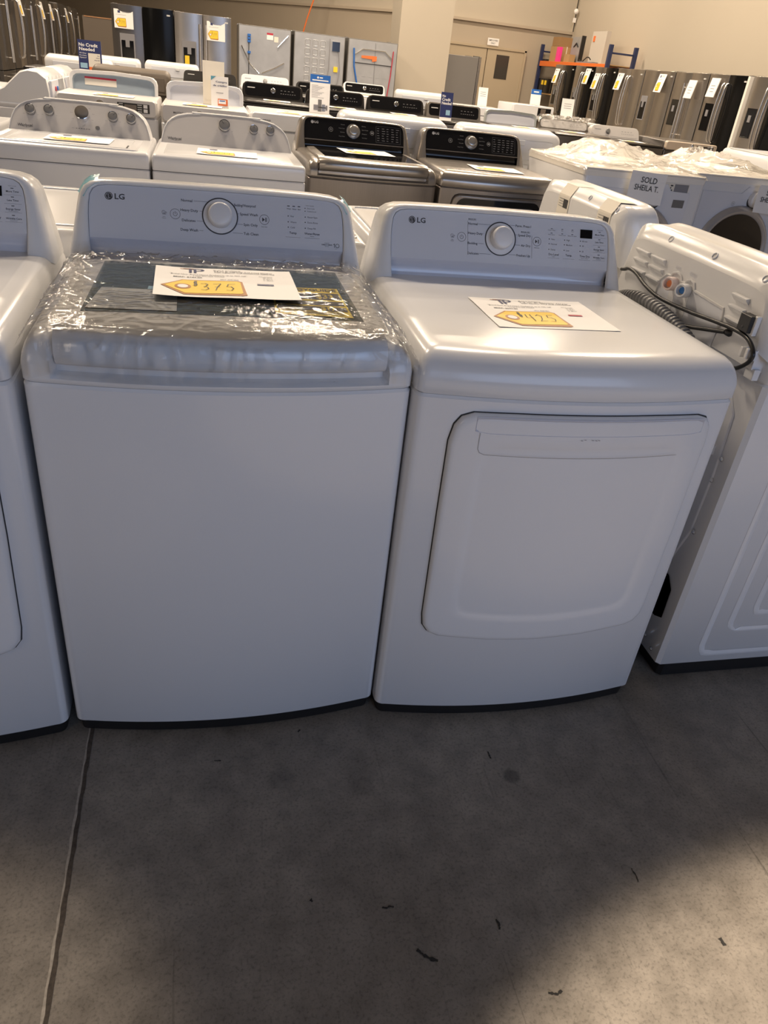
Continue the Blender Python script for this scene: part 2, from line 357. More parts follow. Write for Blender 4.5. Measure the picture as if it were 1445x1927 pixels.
def washer_print(parent, INK=INK, GREYINK=GREYINK, PANELW=PANELW):
    P = plane_fn(d=.0036); mb = MB()
    lg_logo(mb, P, .0985, .1015, 1, INK, PANELW)
    for s_, xl, xr, t in (('Normal', .255, .2815, .1035), ('Heavy Duty', .255, .294, .0822), ('Delicates', .255, .2875, .0598), ('Deep Wash', .256, .293, .0389)):
        put_text(mb, s_, P, xr-.001, t-.0028, .0058, INK, align='r')
        a = (xr+.002, t); b = (.307, t); c = {.1035: (.3215, .1035)}.get(t, None)
        stroke(mb, P, [a, c] if c else [a, (.3015+(.0 if t > .07 else .002), t if t > .05 else t)], .0006, INK)
    for s_, xl, t, xa in (('Bedding/Waterproof', .3748, .1012, .367), ('Speed Wash', .3878, .0819, .381), ('Spin Only', .396, .0586, .381), ('Tub Clean', .3957, .0383, .371)):
        put_text(mb, s_, P, xl, t-.0028, .0058, INK, width=.050 if 'Bed' in s_ else None)
        stroke(mb, P, [(xa, t), (xl-.002, t)], .0006, INK)
    power_icon(mb, P, .2417, .0722, .0115, INK); clothes_icon(mb, P, .217, .0725, INK)
    play_icon(mb, P, .4442, .0728, .0115, INK); put_text(mb, 'Hold to Start', P, .4442, .0555, .0018, INK, align='c')
    for k in range(3): rect(mb, P, .498+k*.0125, .1068, .504+k*.0125, .1086, INK)
    put_text(mb, 'Wash · Rinse · Spin', P, .497, .1003, .0024, INK, width=.033)
    put_text(mb, '* Hold 3 seconds', P, .5415, .1105, .002, GREYINK)
    for t, l in ((.1050, 'Door Lock'), (.0985, 'Control Lock')):
        disc(mb, P, .5405, t, .0011, INK, 10); put_text(mb, l, P, .5455, t-.0014, .0028, GREYINK)
    for t, l in ((.0848, 'Hot'), (.0715, 'Warm'), (.0594, 'Cold')):
        disc(mb, P, .5003, t, .0013, INK, 10); put_text(mb, l, P, .5055, t-.0018, .0038, GREYINK)
    for t, l in ((.0851, 'Rinse+Spin'), (.0729, 'Extra Rinse'), (.0595, 'Deep Fill')):
        disc(mb, P, .5408, t, .0013, INK, 10); put_text(mb, l, P, .5465, t-.0018, .0038, GREYINK)
    put_text(mb, 'Temp', P, .5115, .0445, .0052, INK, align='c'); put_text(mb, 'Water/Rinse', P, .557, .0450, .0050, INK, align='c'); put_text(mb, 'Options', P, .557, .0405, .0022, GREYINK, align='c')
    rect(mb, P, .494, .0367, .529, .0373, GREYINK); rect(mb, P, .539, .0367, .575, .0373, GREYINK)
    put_text(mb, 'INVERTER', P, .593, .0275, .0018, GREYINK, align='c'); put_text(mb, 'DIRECT DRIVE', P, .593, .0230, .0028, INK, align='c', bold=True); put_text(mb, 'MOTOR', P, .593, .0195, .0018, GREYINK, align='c')
    stroke(mb, P, [(.609, .0255), (.6115, .0275), (.6115, .0190)], .0012, INK); ring(mb, P, .6185, .0232, .0048, .0011, INK); put_text(mb, 'YEAR', P, .615, .0155, .0014, GREYINK, align='c')
    return mb.build('panel_print', parent, smooth=False)
def dryer_print(parent, INK=INK, GREYINK=GREYINK, PANELW=PANELW):
    P = plane_fn(d=.0036); mb = MB()
    lg_logo(mb, P, .1055, .1012, 1, INK, PANELW)
    put_text(mb, 'SENSOR DRY', P, .249, .1112, .0030, INK, width=.021); rect(mb, P, .249, .1100, .270, .1104, INK)
    stroke(mb, P, [(.2478, .108), (.2500, .027)], .0006, INK)
    for s_, t, xe in (('Normal', .1022, .308), ('Heavy Duty', .0798, .291), ('Bedding', .0558, .291), ('Delicates', .0316, .310)):
        put_text(mb, s_, P, .2495, t-.0030, .0056, INK); L_ = text_geo(s_)[2]*.008; stroke(mb, P, [(.2515+L_, t), (xe, t)], .0006, INK)
    for s_, t, xe in (('Perm. Press I', .1048, .357), ('Speed Dry', .0827, .373), ('Air Dry', .0582, .375), ('Freshen Up', .0337, .357)):
        put_text(mb, s_, P, .416, t-.0030, .0056, INK, align='r'); L_ = text_geo(s_)[2]*.008; stroke(mb, P, [(xe, t), (.414-L_, t)], .0006, INK)
    put_text(mb, 'MANUAL DRY', P, .4135, .0895, .0028, INK, align='r', width=.024); rect(mb, P, .3895, .0883, .4135, .0887, INK)
    stroke(mb, P, [(.4190, .083), (.4205, .028)], .0006, INK)
    power_icon(mb, P, .2329, .0688, .0112, INK); clothes_icon(mb, P, .209, .069, INK)
    play_icon(mb, P, .4334, .0700, .0112, INK); put_text(mb, 'Hold to Start', P, .4334, .0535, .0018, INK, align='c')
    for i, (x, l1, l2) in enumerate(((.4725, 'Clean Filter', 'Flow Sense'), (.5018, 'Dry', 'Custom Lock'), (.5298, 'Cool', 'Damp Dry Signal'))):
        for t, l in ((.1033, l1), (.0925, l2)):
            rect(mb, P, x-.0025, t, x+.0025, t+.0013, INK); put_text(mb, l, P, x, t-.0042, .0024, GREYINK, align='c', width=min(.024, .0022*len(l)*.8))
    mb.add([P(.5517, .0858, .0030), P(.5855, .0858, .0030), P(.5855, .1072, .0030), P(.5517, .1072, .0030)], [(0, 1, 2, 3)], BLKG)
    for x, ls in ((.4668, ('Very', 'Normal', 'Damp')), (.5090, ('High', 'Medium', 'Low')), (.5531, ('60 min', '40', '20'))):
        for t, l in zip((.0783, .0666, .0530), ls): disc(mb, P, x, t, .0013, INK, 10); put_text(mb, l, P, x+.005, t-.0019, .0038, GREYINK)
    for x, l, l2 in ((.4805, 'Dry Level', 'Signal'), (.5225, 'Temp.', ''), (.567, 'Time Dry', 'Rotate to Adjust')):
        put_text(mb, l, P, x, .0388, .0050, INK, align='c', width=None); put_text(mb, l2, P, x, .0350, .0020, GREYINK, align='c'); rect(mb, P, x-.016, .0318, x+.016, .0323, GREYINK)
    put_text(mb, 'Hold 3 seconds', P, .6065, .1075, .0018, GREYINK, align='c')
    for t, l, l2 in ((.0976, 'More Time', ''), (.0792, 'Less Time', ''), (.0608, 'Energy Saver', 'Wrinkle Reduction'), (.0409, 'Wrinkle Care', 'Control Lock')):
        rect(mb, P, .603, t+.0052, .609, t+.0066, INK); put_text(mb, l, P, .6065, t-.0028, .0040, INK, align='c'); put_text(mb, l2, P, .6065, t-.0062, .0018, GREYINK, align='c'); rect(mb, P, .589, t-.0085, .624, t-.0081, GREYINK)
    return mb.build('panel_print', parent, smooth=False)

def bowed(x, bow=.034, wd=W): return -bow*(1-((x-wd/2)/(wd/2))**2)
def sweep_lid(parent, mt, glass, wd=W, x0=.058, x1=.630, top=.948, name='lid', sticker=False, gz=(.092, .45)):
    prof = [(.475, top-.016), (.475, top-.003), (.470, top), (.10, top+.0005), (.055, top), (.030, top-.0015), (.012, top-.006), (.000, top-.014), (-.0065, top-.026), (-.008, top-.040), (-.005, top-.053),
            (.002, top-.061), (.012, top-.064), (.030, top-.064)]
    mb = MB(); n = 26; rings = []
    for k in range(n+1):
        x = x0+(x1-x0)*k/n
        e = min(k, n-k)
        sh = {0: .010, 1: .003}.get(e, 0)
        rings.append([(x if e else x, y+bowed(x, wd=wd)*max(0, min(1, (.30-y)/.22)) + (sh if i > 4 else 0), z-(sh*.35)) for i, (y, z) in enumerate(prof)])
    mb.loft(rings, mt, closed=True)
    lid = mb.build(name, parent, angle=50)
    if glass:
        mb = MB(); g0, g1 = x0+.034, x1-.030
        zt = top+.0012
        pts = [(g0, gz[0]), (g1, gz[0]), (g1-.002, gz[1]), (g0+.004, gz[1])]
        mb.loft([[(x, y, zt-.003) for x, y in pts], [(x, y, zt) for x, y in pts]], glass)
        # clear border frame of the window
        mb.build('glass_window', lid)
    return lid

def lg_washer(name, loc, rz, label, cat, mats, glass, wd=W, top=.935, seam=.850, detail=True):
    ENM, PLM, PAN, CHN, KN, RINGM = mats
    t = empty(name, loc, rz, label, cat)
    cabinet(t, wd, .700, seam, ENM); deck(t, wd, .700, seam, top-.004, PLM, notch=(.052, .636))
    sweep_lid(t, PLM, glass, wd, top=top+.012)
    lg_console(t, PLM, PAN, CHN, wd)
    return t
# ------------------------------------------------------------------ setting
def floor_mat():
    m = bpy.data.materials.new('polished concrete'); m.use_nodes = True; nt = m.node_tree; N = nt.nodes; L = nt.links; b = N['Principled BSDF']
    tc = N.new('ShaderNodeTexCoord')
    def noise(sc, det, rough=.6, dist=0):
        n = N.new('ShaderNodeTexNoise'); n.inputs['Scale'].default_value = sc; n.inputs['Detail'].default_value = det; n.inputs['Roughness'].default_value = rough
        n.inputs['Distortion'].default_value = dist; L.new(tc.outputs['Object'], n.inputs[0]); return n
    def ramp(src, stops):
        r = N.new('ShaderNodeValToRGB'); cr = r.color_ramp
        while len(cr.elements) < len(stops): cr.elements.new(.5)
        for e, (p, c) in zip(cr.elements, stops): e.position = p; e.color = (*c, 1)
        L.new(src, r.inputs[0]); return r
    def mul(a, bb, f=1.0):
        x = N.new('ShaderNodeMix'); x.data_type = 'RGBA'; x.blend_type = 'MULTIPLY'; x.inputs[0].default_value = f; L.new(a, x.inputs[6]); L.new(bb, x.inputs[7]); return x.outputs[2]
    n1 = noise(1.6, 8, .6, .4); c = ramp(n1.outputs[0], [(.3, (.165, .145, .122)), (.5, (.212, .190, .164)), (.72, (.262, .236, .202))]).outputs[0]
    n2 = noise(14, 8, .7); c = mul(c, ramp(n2.outputs[0], [(.30, (.68, .68, .68)), (.62, (1.08, 1.08, 1.08))]).outputs[0])
    n3 = noise(160, 3, .6); c = mul(c, ramp(n3.outputs[0], [(.32, (.60, .60, .60)), (.5, (1, 1, 1))]).outputs[0], .8)
    # hairline scratches
    for rot, sc in ((.5, 3.0), (2.1, 2.4), (1.3, 2.0)):
        mp = N.new('ShaderNodeMapping'); mp.inputs['Rotation'].default_value = (0, 0, rot); mp.inputs['Scale'].default_value = (60*sc/3, 1.4, 1); L.new(tc.outputs['Object'], mp.inputs[0])
        n = N.new('ShaderNodeTexNoise'); n.inputs['Scale'].default_value = 1.0; n.inputs['Detail'].default_value = 2; n.inputs['Distortion'].default_value = .3; L.new(mp.outputs[0], n.inputs[0])
        c = mul(c, ramp(n.outputs[0], [(.24, (.45, .45, .45)), (.30, (1, 1, 1))]).outputs[0], .7)
    # worn round stains
    for (sx, sy, rad, k) in ((.969, -.245, .021, .50), (1.30, -.93, .012, .45), (.447, -.19, .03, .85), (.62, -.23, .028, .85)):
        d = N.new('ShaderNodeVectorMath'); d.operation = 'DISTANCE'; L.new(tc.outputs['Object'], d.inputs[0]); d.inputs[1].default_value = (sx, sy, 0)
        a = N.new('ShaderNodeMath'); a.operation = 'MULTIPLY_ADD'; L.new(n2.outputs[0], a.inputs[0]); a.inputs[1].default_value = .012; L.new(d.outputs['Value'], a.inputs[2])
        c = mul(c, ramp(a.outputs[0], [(rad, (k, k, k)), (rad+.008, (1, 1, 1))]).outputs[0])
    L.new(c, b.inputs['Base Color'])
    L.new(ramp(n2.outputs[0], [(.3, (.34,)*3), (.7, (.52,)*3)]).outputs[0], b.inputs['Roughness'])
    bp = N.new('ShaderNodeBump'); bp.inputs['Strength'].default_value = .25; bp.inputs['Distance'].default_value = .002; L.new(n3.outputs[0], bp.inputs['Height']); L.new(bp.outputs[0], b.inputs['Normal'])
    b.inputs['Specular IOR Level'].default_value = .35
    return m
fl = struct(MB().add([(-12, -9, 0), (14, -9, 0), (14, 42, 0), (-12, 42, 0)], [(0, 1, 2, 3)], floor_mat()).build('floor', smooth=False))
def jagged_strip(pts, wd, m, z, name, parent=None, jit=.3):
    mb = MB(); vs = []; n = len(pts)
    for i, (x, y) in enumerate(pts):
        a = pts[max(i-1, 0)]; b = pts[min(i+1, n-1)]; dx, dy = b[0]-a[0], b[1]-a[1]; l = math.hypot(dx, dy) or 1
        w0 = wd*(1+random.uniform(-jit, jit)); vs += [(x-dy/l*w0/2, y+dx/l*w0/2, z), (x+dy/l*w0/2, y-dx/l*w0/2, z)]
    mb.add(vs, [(2*i, 2*i+1, 2*i+3, 2*i+2) for i in range(n-1)], m); return mb.build(name, parent, smooth=False)
JOINT = mat('joint filler', (.06, .048, .038), .9, 0, 0, 0, 1, .8, 120)
struct(jagged_strip([(.029+.0006*math.sin(i*1.7), .9-i*.02) for i in range(190)], .0075, JOINT, .0009, 'trim_1', jit=.3))
EDGE = mat('worn joint edge', (.33, .30, .26), .8, 0, 0, 0, 1, .5, 90)
struct(jagged_strip([(.0225+.0006*math.sin(i*1.7), .9-i*.02) for i in range(190)], .0045, EDGE, .0006, 'trim_2', jit=.7))
SCUFF = mat('black scuff', (.012, .011, .010), .7)
for pts, wd in (([(.655, -.592), (.664, -.603), (.676, -.612), (.688, -.617)], .006), ([(.820, -.560), (.822, -.570), (.820, -.580)], .005), ([(.87, -.70), (.885, -.705), (.895, -.70)], .004),
                ([(.607, -.505), (.615, -.508), (.622, -.505), (.630, -.508)], .003), ([(1.245, -.66), (1.246, -.675)], .006), ([(.474, -.47), (.478, -.475)], .006),
                ([(.935, -.17), (.936, -.19)], .003), ([(1.14, -.50), (1.142, -.52), (1.14, -.53)], .002), ([(.495, -.06), (.500, -.052)], .004), ([(.30, -.12), (.315, -.122)], .002)):
    p2 = []
    for a, b in zip(pts[:-1], pts[1:]):
        for k in range(5): p2.append((a[0]+(b[0]-a[0])*k/5+random.uniform(-.0008, .0008), a[1]+(b[1]-a[1])*k/5))
    jagged_strip(p2+[pts[-1]], wd, SCUFF, .0012, 'scuff_mark', fl, .5)
WALLM = mat('cream painted wall', (.44, .375, .295), .75, 0, 0, .15, 40)
WALLL = mat('pale painted wall', (.47, .42, .345), .75, 0, 0, .15, 40)
def wallseg(a, b, z0, z1, th, m, name):
    a = Vector(a); b = Vector(b); d = (b-a).normalized(); n = Vector((-d.y, d.x))*th
    p = [a, b, b+n, a+n]
    return MB().loft([[(q.x, q.y, z0) for q in p], [(q.x, q.y, z1) for q in p]], m).build(name, smooth=False)
struct(wallseg((10.0, 20.3), (5.6, 20.3), 0, 7, -.2, WALLL, 'wall_back'))
struct(wallseg((5.6, 20.3), (-10.4, 40.5), 0, 7, -.2, WALLL, 'wall_rear'))
# lower, slightly proud wall band with its ledge
struct(wallseg((9.7, 20.18), (5.6, 20.18), 0, 2.56, -.12, WALLM, 'wall_lower'))
struct(wallseg((5.55, 20.2), (-10.4, 40.35), 0, 2.56, -.12, WALLM, 'wall_lowerrear'))
struct(wallseg((9.7, 20.12), (5.6, 20.12), 2.54, 2.60, -.2, WALLM, 'trim_3'))
struct(wallseg((5.52, 20.15), (-10.4, 40.3), 2.54, 2.60, -.2, WALLM, 'trim_4'))
struct(wallseg((9.7, -9), (9.7, 20.5), 0, 7, -.2, WALLL, 'wall_right'))
struct(wallseg((-7.5, 41), (-7.5, -9), 0, 7, -.2, WALLL, 'wall_left'))
struct(wallseg((4.31, 16.6), (5.43, 16.6), 0, 7, .9, WALLL, 'wall_column'))
struct(MB().box(-7.6, -9, 7.0, 9.8, 41, 7.15, mat('ceiling paint', (.5, .46, .40), .9)).build('ceiling', smooth=False))

# ------------------------------------------------------------------ the two price-tagged machines and their left neighbour
LGM = (ENAMEL, PLAST, PANELW, CHAN, KNOBW, BLACKP)
def R4(loop, k=8):
    return [(a[0]+(b[0]-a[0])*q/k, a[1]+(b[1]-a[1])*q/k) for a, b in zip(loop, loop[1:]+loop[:1]) for q in range(k)]
def densify(loop, step=.02, closed=True):
    out = []; n_ = len(loop)
    for a, b in zip(loop, loop[1:]+loop[:1]):
        k = max(1, int(math.hypot(b[0]-a[0], b[1]-a[1])/step))
        for q in range(k): out.append((a[0]+(b[0]-a[0])*q/k, a[1]+(b[1]-a[1])*q/k))
    return out
def dryer_door(t, mt, wd=W, dark=None):
    """raised door with handle scoop, on the bowed front"""
    def F(x, z, d=0): return (x, bowed(x, wd=wd)-d, z)
    def strip(loop, d): return [F(x, z, d) for x, z in loop]
    sx = wd/W
    o = [(x*sx, z) for x, z in ((.082, .300), (.078, .33), (.0745, .60), (.0735, .76), (.080, .795), (.092, .813), (.115, .822), (.200, .8235), (.35, .8235), (.50, .8235), (.600, .822), (.622, .816), (.634, .800), (.638, .770), (.636, .55), (.630, .330), (.626, .300), (.612, .281), (.590, .273), (.47, .262), (.35, .258), (.23, .262), (.115, .272), (.095, .281))]
    o = densify(o)
    def inset(loop, k):
        cx, cz = .357*sx, .545
        return [(cx+(x-cx)*(1-k/ .28), cz+(z-cz)*(1-k/.275)) for x, z in loop]
    mb = MB()
    rings = [strip(o, -.001), strip(inset(o, .000), .007), strip(inset(o, .002), .0115), strip(inset(o, .006), .0135), strip(inset(o, .012), .0140)]
    inner = inset(o, .012); zc = .545
    # fill the face with a fan of shrinking loops so it follows the bow, with an embossed U curve
    for k, dd in ((.05, .0138), (.060, .0136), (.066, .0120), (.070, .0112), (.076, .0113), (.10, .0120), (.17, .0122), (.22, .0122), (.265, .0122)): rings.append(strip(inset(o, k), dd))
    mb.loft(rings, mt, True, False, True)
    door = mb.build('door', t, angle=60)
    # gap shadow line round the door
    mb = MB(); og = inset(o, -.0022); mb.loft([strip(og, .0006), strip(o, .0006)], SEAM, True, False, False); mb.build('door_gap_shadow', door)
    # handle scoop along the top of the door
    mb = MB(); n = 30; xa, xb = .118*sx, .612*sx; prof = [(.8215, .0150), (.8195, .0165), (.816, .0145), (.811, .008), (.805, .004), (.797, .0035), (.790, .007), (.786, .0125), (.785, .0148)]
    rings = []
    for k in range(n+1):
        x = xa+(xb-xa)*k/n; e = min(k, n-k); sh = {0: .9, 1: .35}.get(e, 0)
        rings.append([F(x, z+( .805-z)*sh*.2, (d if sh < .5 else .0145)) for z, d in prof])
    mb.loft(rings, CHAN if mt is ENAMEL else mt, closed=False); 
    mb.build('handle_scoop', door)
    mb = MB(); P = lambda u, v: F(u, v, .0152)
    stroke(mb, P, [(.128*sx, .786), (.1285*sx, .752), (.133*sx, .744), (.143*sx, .740)]+[(.143*sx+(.60-.143)*sx*k/14, .740-.003*math.sin(math.pi*k/14)) for k in range(1, 14)], .0008, GREYINK)
    mb.build('handle_line', door, smooth=False)
    return door
def lg_white_knob(t, x, tt): return knob(t, x, tt, .0272, KNOBW, plane_fn(), ring_r=.0410, ring_m=INK, h=.026)

# washer
wash = lg_washer('washing_machine', (-.003, 0, 0), 0, 'white washer with glass lid under clear film and yellow $375 tag sheet', 'washing machine', LGM, GLASSD)
washer_print(wash); lg_white_knob(wash, .3425, .0735)
lid = [c for c in wash.children if c.name.startswith('lid')][0]
zt = .947+.0016
mb = MB(); E0 = lambda u, v: (u, v, zt+.0006)
def quadfn(p00, p10, p11, p01, z):
    def f(u, v):
        x = (p00[0]*(1-u)+p10[0]*u)*(1-v)+(p01[0]*(1-u)+p11[0]*u)*v; y = (p00[1]*(1-u)+p10[1]*u)*(1-v)+(p01[1]*(1-u)+p11[1]*u)*v
        return (x, y, z)
    return f
Q = quadfn((.435, .115), (.582, .103), (.580, .305), (.440, .300), zt+.0012)
rect(mb, Q, 0, 0, 1, 1, YLAB); Q2 = quadfn((.435, .115), (.582, .103), (.580, .305), (.440, .300), zt+.0018)
put_text(mb, 'ENERGYGUIDE', Q2, .04, .87, .09, INK, width=.92, bold=True)
rect(mb, Q2, .03, .36, .97, .50, INK); rect(mb, Q2, .03, .56, .97, .80, INK); rect(mb, Q2, .03, .17, .97, .31, INK)
Q3 = quadfn((.435, .115), (.582, .103), (.580, .305), (.440, .300), zt+.0022)
put_text(mb, '$33', Q3, .62, .60, .15, YLAB, bold=True, width=.25); put_text(mb, '$17', Q3, .62, .19, .10, YLAB, bold=True, width=.2)
for k in range(4): rect(mb, Q2, .05, .05+k*.028, .9, .060+k*.028, GREYINK)
mb.build('energy_label', lid, smooth=False)
mb = MB(); Q = quadfn((.098, .106), (.255, .104), (.253, .235), (.112, .240), zt+.0012)
LSH = mat('faded translucent sticker', (.48, .50, .52), .4)
rect(mb, Q, 0, 0, 1, 1, LSH); Q2 = quadfn((.098, .106), (.255, .104), (.253, .235), (.112, .240), zt+.0017)
for k in range(9): rect(mb, Q2, .06, .12+k*.085, .70-(k % 3)*.06, .135+k*.085, GREYINK)
rect(mb, Q2, .60, 1.0, .95, 1.18, LBLUE); mb.build('care_sticker', lid, smooth=False)
# blue protective tape on the console corners
from mathutils import noise
for side in (0, 1):
    pts = [(x, t) for x, t in LG_OUT if t > .092]; h_ = len(pts)//2
    sel = [(x, t) for x, t in pts if (x < .10 if side == 0 else x > W-.07)]
    P = plane_fn(); mb = MB()
    r1 = [P(x+(.014 if side == 0 else -.014)*(1 if t < .135 else .5), t-.012, -.0015) for x, t in sel]; r2 = [P(x+(-.0006 if side == 0 else .0006), t+.001, .016) for x, t in sel]
    r3 = [(x+(-.0014 if side == 0 else .0014), y+.06, z+.0016) for x, y, z in r2]
    rr = [[tuple(Vector(p)+Vector((0, 0, .0022*noise.noise(Vector(p)*60)))) for p in r] for r in (r1, r2, r3)]
    mb.loft(rr, TAPE, closed=False); mb.build('blue_tape', wash)
# stretch film over the lid and deck
def film(parent, x0, x1, nx, ny, m, seed, name='plastic_film'):
    path = [(-.016, .872), (-.017, .884), (-.017, .900), (-.016, .915), (-.010, .932), (.002, .945), (.020, .952), (.045, .9545), (.08, .9555)] + [(.08+.445*k/22, .9555-.006*k/22) for k in range(1, 23)] + [(.532, .956), (.538, .966)]
    vs = []; fs = []; M_ = len(path)
    sub = 7; fine = []
    for a, b in zip(path[:-1], path[1:]):
        for k in range(sub): fine.append((a[0]+(b[0]-a[0])*k/sub, a[1]+(b[1]-a[1])*k/sub))
    fine.append(path[-1]); n2 = len(fine)
    rnd = random.Random(11); seg = []
    def cr(xa, ya, ang, ln, h, w): seg.append((xa, ya, xa+ln*math.cos(ang), ya+ln*math.sin(ang), h, w))
    for _ in range(34): cr(rnd.uniform(.0, .05), rnd.uniform(.0, .50), rnd.uniform(.9, 2.0)*rnd.choice((1, -1)), rnd.uniform(.03, .12), rnd.uniform(.001, .003), rnd.uniform(.0012, .0025))
    for _ in range(30): cr(rnd.uniform(.63, .685), rnd.uniform(.0, .50), rnd.uniform(.9, 2.2)*rnd.choice((1, -1)), rnd.uniform(.03, .12), rnd.uniform(.001, .003), rnd.uniform(.0012, .0025))
    for _ in range(46): cr(rnd.uniform(.02, .62), rnd.uniform(.462, .528), rnd.uniform(-.35, .35), rnd.uniform(.03, .14), rnd.uniform(.0015, .0045), rnd.uniform(.0015, .003))
    for _ in range(26): cr(rnd.uniform(.08, .60), rnd.uniform(.02, .44), rnd.uniform(-.6, .6)+rnd.choice((0, 1.3)), rnd.uniform(.04, .12), rnd.uniform(.0004, .0012), rnd.uniform(.0012, .0022))
    for _ in range(12): cr(rnd.uniform(.02, .64), rnd.uniform(-.01, .05), rnd.uniform(-.5, .5), rnd.uniform(.03, .09), rnd.uniform(.0006, .0018), rnd.uniform(.0012, .002))
    def crease(x, y):
        t_ = 0
        for (a, b, c, d, h, w_) in seg:
            if min(a, c)-.01 < x < max(a, c)+.01 and min(b, d)-.01 < y < max(b, d)+.01:
                L2 = (c-a)**2+(d-b)**2; q = max(0, min(1, ((x-a)*(c-a)+(y-b)*(d-b))/L2)); px, py = a+(c-a)*q-x, b+(d-b)*q-y
                t_ = max(t_, h*.62*(.55 if .09 < x < .60 and .09 < y < .455 else 1)*math.exp(-(px*px+py*py)/(w_*w_))*(1-abs(2*q-1)**3))
        return t_
    for i in range(nx+1):
        u = i/nx; x = x0+(x1-x0)*u
        edge = max(0, 1-min(x-x0, x1-x)/.055); drop = .018*edge+.022*max(0, 1-min(x-x0, x1-x)/.020)
        for j, (y, z) in enumerate(fine):
            p = Vector((x*13+seed, y*13, 1)); q = Vector((x*45+seed, y*38, 4))
            rid = (1-abs(noise.noise(p+Vector((noise.noise(p*1.7)*1.2, 0, 0))))*5.0)
            r2_ = (1-abs(noise.noise(q*.55))*6)
            msk = max(0, noise.noise(Vector((x*5, y*5, seed)))+.15)
            amp = .0007+.004*edge+(.004 if y > .44 else 0)+(.0035 if j < 28 else 0)
            dd = max(0, rid)**2*amp+max(0, r2_)**2*(.0016*msk+.0032*edge+(.003 if y > .45 else 0))+.0004*noise.noise(q)+crease(x, y)
            yy = y+bowed(x)*max(0, min(1, (.30-y)/.22)); fl_ = max(0, min(1, (.01-y)/.03))
            rag = (.02*noise.noise(Vector((x*9, seed, 0))) if j < 3 else 0)
            vs.append((x, yy-dd*fl_, z-drop*(1-fl_*.6)+dd*(1-fl_)+rag*(3-j)/3*(1 if j < 3 else 0)))
    for i in range(nx):
        for j in range(n2-1): a = i*n2+j; fs.append((a, a+n2, a+n2+1, a+1))
    mb = MB(); mb.add(vs, fs, m); o = mb.build(name, parent); return o
film(wash, -.002, W+.0015, 420, 0, FILM, 3.3)

# dryer
def lg_dryer(loc, rz, label):
    t = empty('clothes_dryer', loc, rz, label, 'clothes dryer')
    cabinet(t, W, .70, .851, ENAMEL); deck(t, W, .70, .851, .932, PLAST)
    lg_console(t, PLAST, PANELW, CHAN); dryer_print(t); lg_white_knob(t, .3350, .0700)
    dryer_door(t, ENAMEL)
    return t
dry = lg_dryer((.6845, -.0231, 0), -.0099, 'white dryer with a panel door, yellow $425 tag sheet on its bare top')
mb = MB(); P = lambda u, v: (u, bowed(u)-.0157, v)
for (u, v) in ((.335, .7775), (.342, .779), (.358, .7785), (.366, .778), (.372, .7785)): stroke(mb, P, [(u, v), (u+.004, v+random.uniform(-.001, .001))], .0012, GREYINK)
mb.build('scuff_mark', dry, smooth=False)
place(dry, (-.703, -.012, 0), .010, 'white dryer cut by the left edge, left of the film wrapped washer')

# ------------------------------------------------------------------ price sheets
def hand(mb, fn, txt, x, y, s_, m, wd, sy=None):
    sy = sy or s_
    G = {'3': [[(0, .95), (.35, 1), (.55, .85), (.35, .55), (.2, .5), (.5, .45), (.6, .2), (.35, 0), (0, .05)]],
         '7': [[(0, .95), (.6, 1), (.3, .5), (.15, 0)], [(.1, .5), (.5, .52)]],
         '5': [[(.75, 1), (.2, .95), (.08, .6), (.4, .62), (.6, .35), (.4, .02), (0, .05)]],
         '4': [[(.12, 1), (0, .5), (.6, .5)], [(.55, 1), (.45, 0)]],
         '2': [[(0, .8), (.3, 1), (.55, .8), (.3, .3), (0, .02), (.65, .05)]],
         '$': [[(.55, .9), (.15, .85), (.15, .6), (.5, .45), (.5, .15), (0, .1)], [(.25, 1.1), (.2, -.1)], [(.42, 1.1), (.37, -.1)]],
         '9': [[(.5, .9), (.1, .95), (.05, .6), (.5, .6), (.55, .95), (.45, 0)]], '0': [[(.3, 1), (0, .6), (.1, .1), (.4, 0), (.6, .5), (.3, 1)]],
         '1': [[(.2, 1), (.15, 0)]], ',': [[(.1, .1), (0, -.2)]], '8': [[(.5, .9), (.1, .8), (.5, .25), (.3, 0), (.05, .2), (.55, .75), (.5, .9)]]}
    for ch in txt:
        k = .62 if ch == '$' else 1
        for st in G[ch]: stroke(mb, fn, [(x+a*s_*k, y+(b*k+(.62 if ch == '$' else 0))*sy) for a, b in st], wd, m)
        x += s_*(.62 if ch in '$1,' else .98)
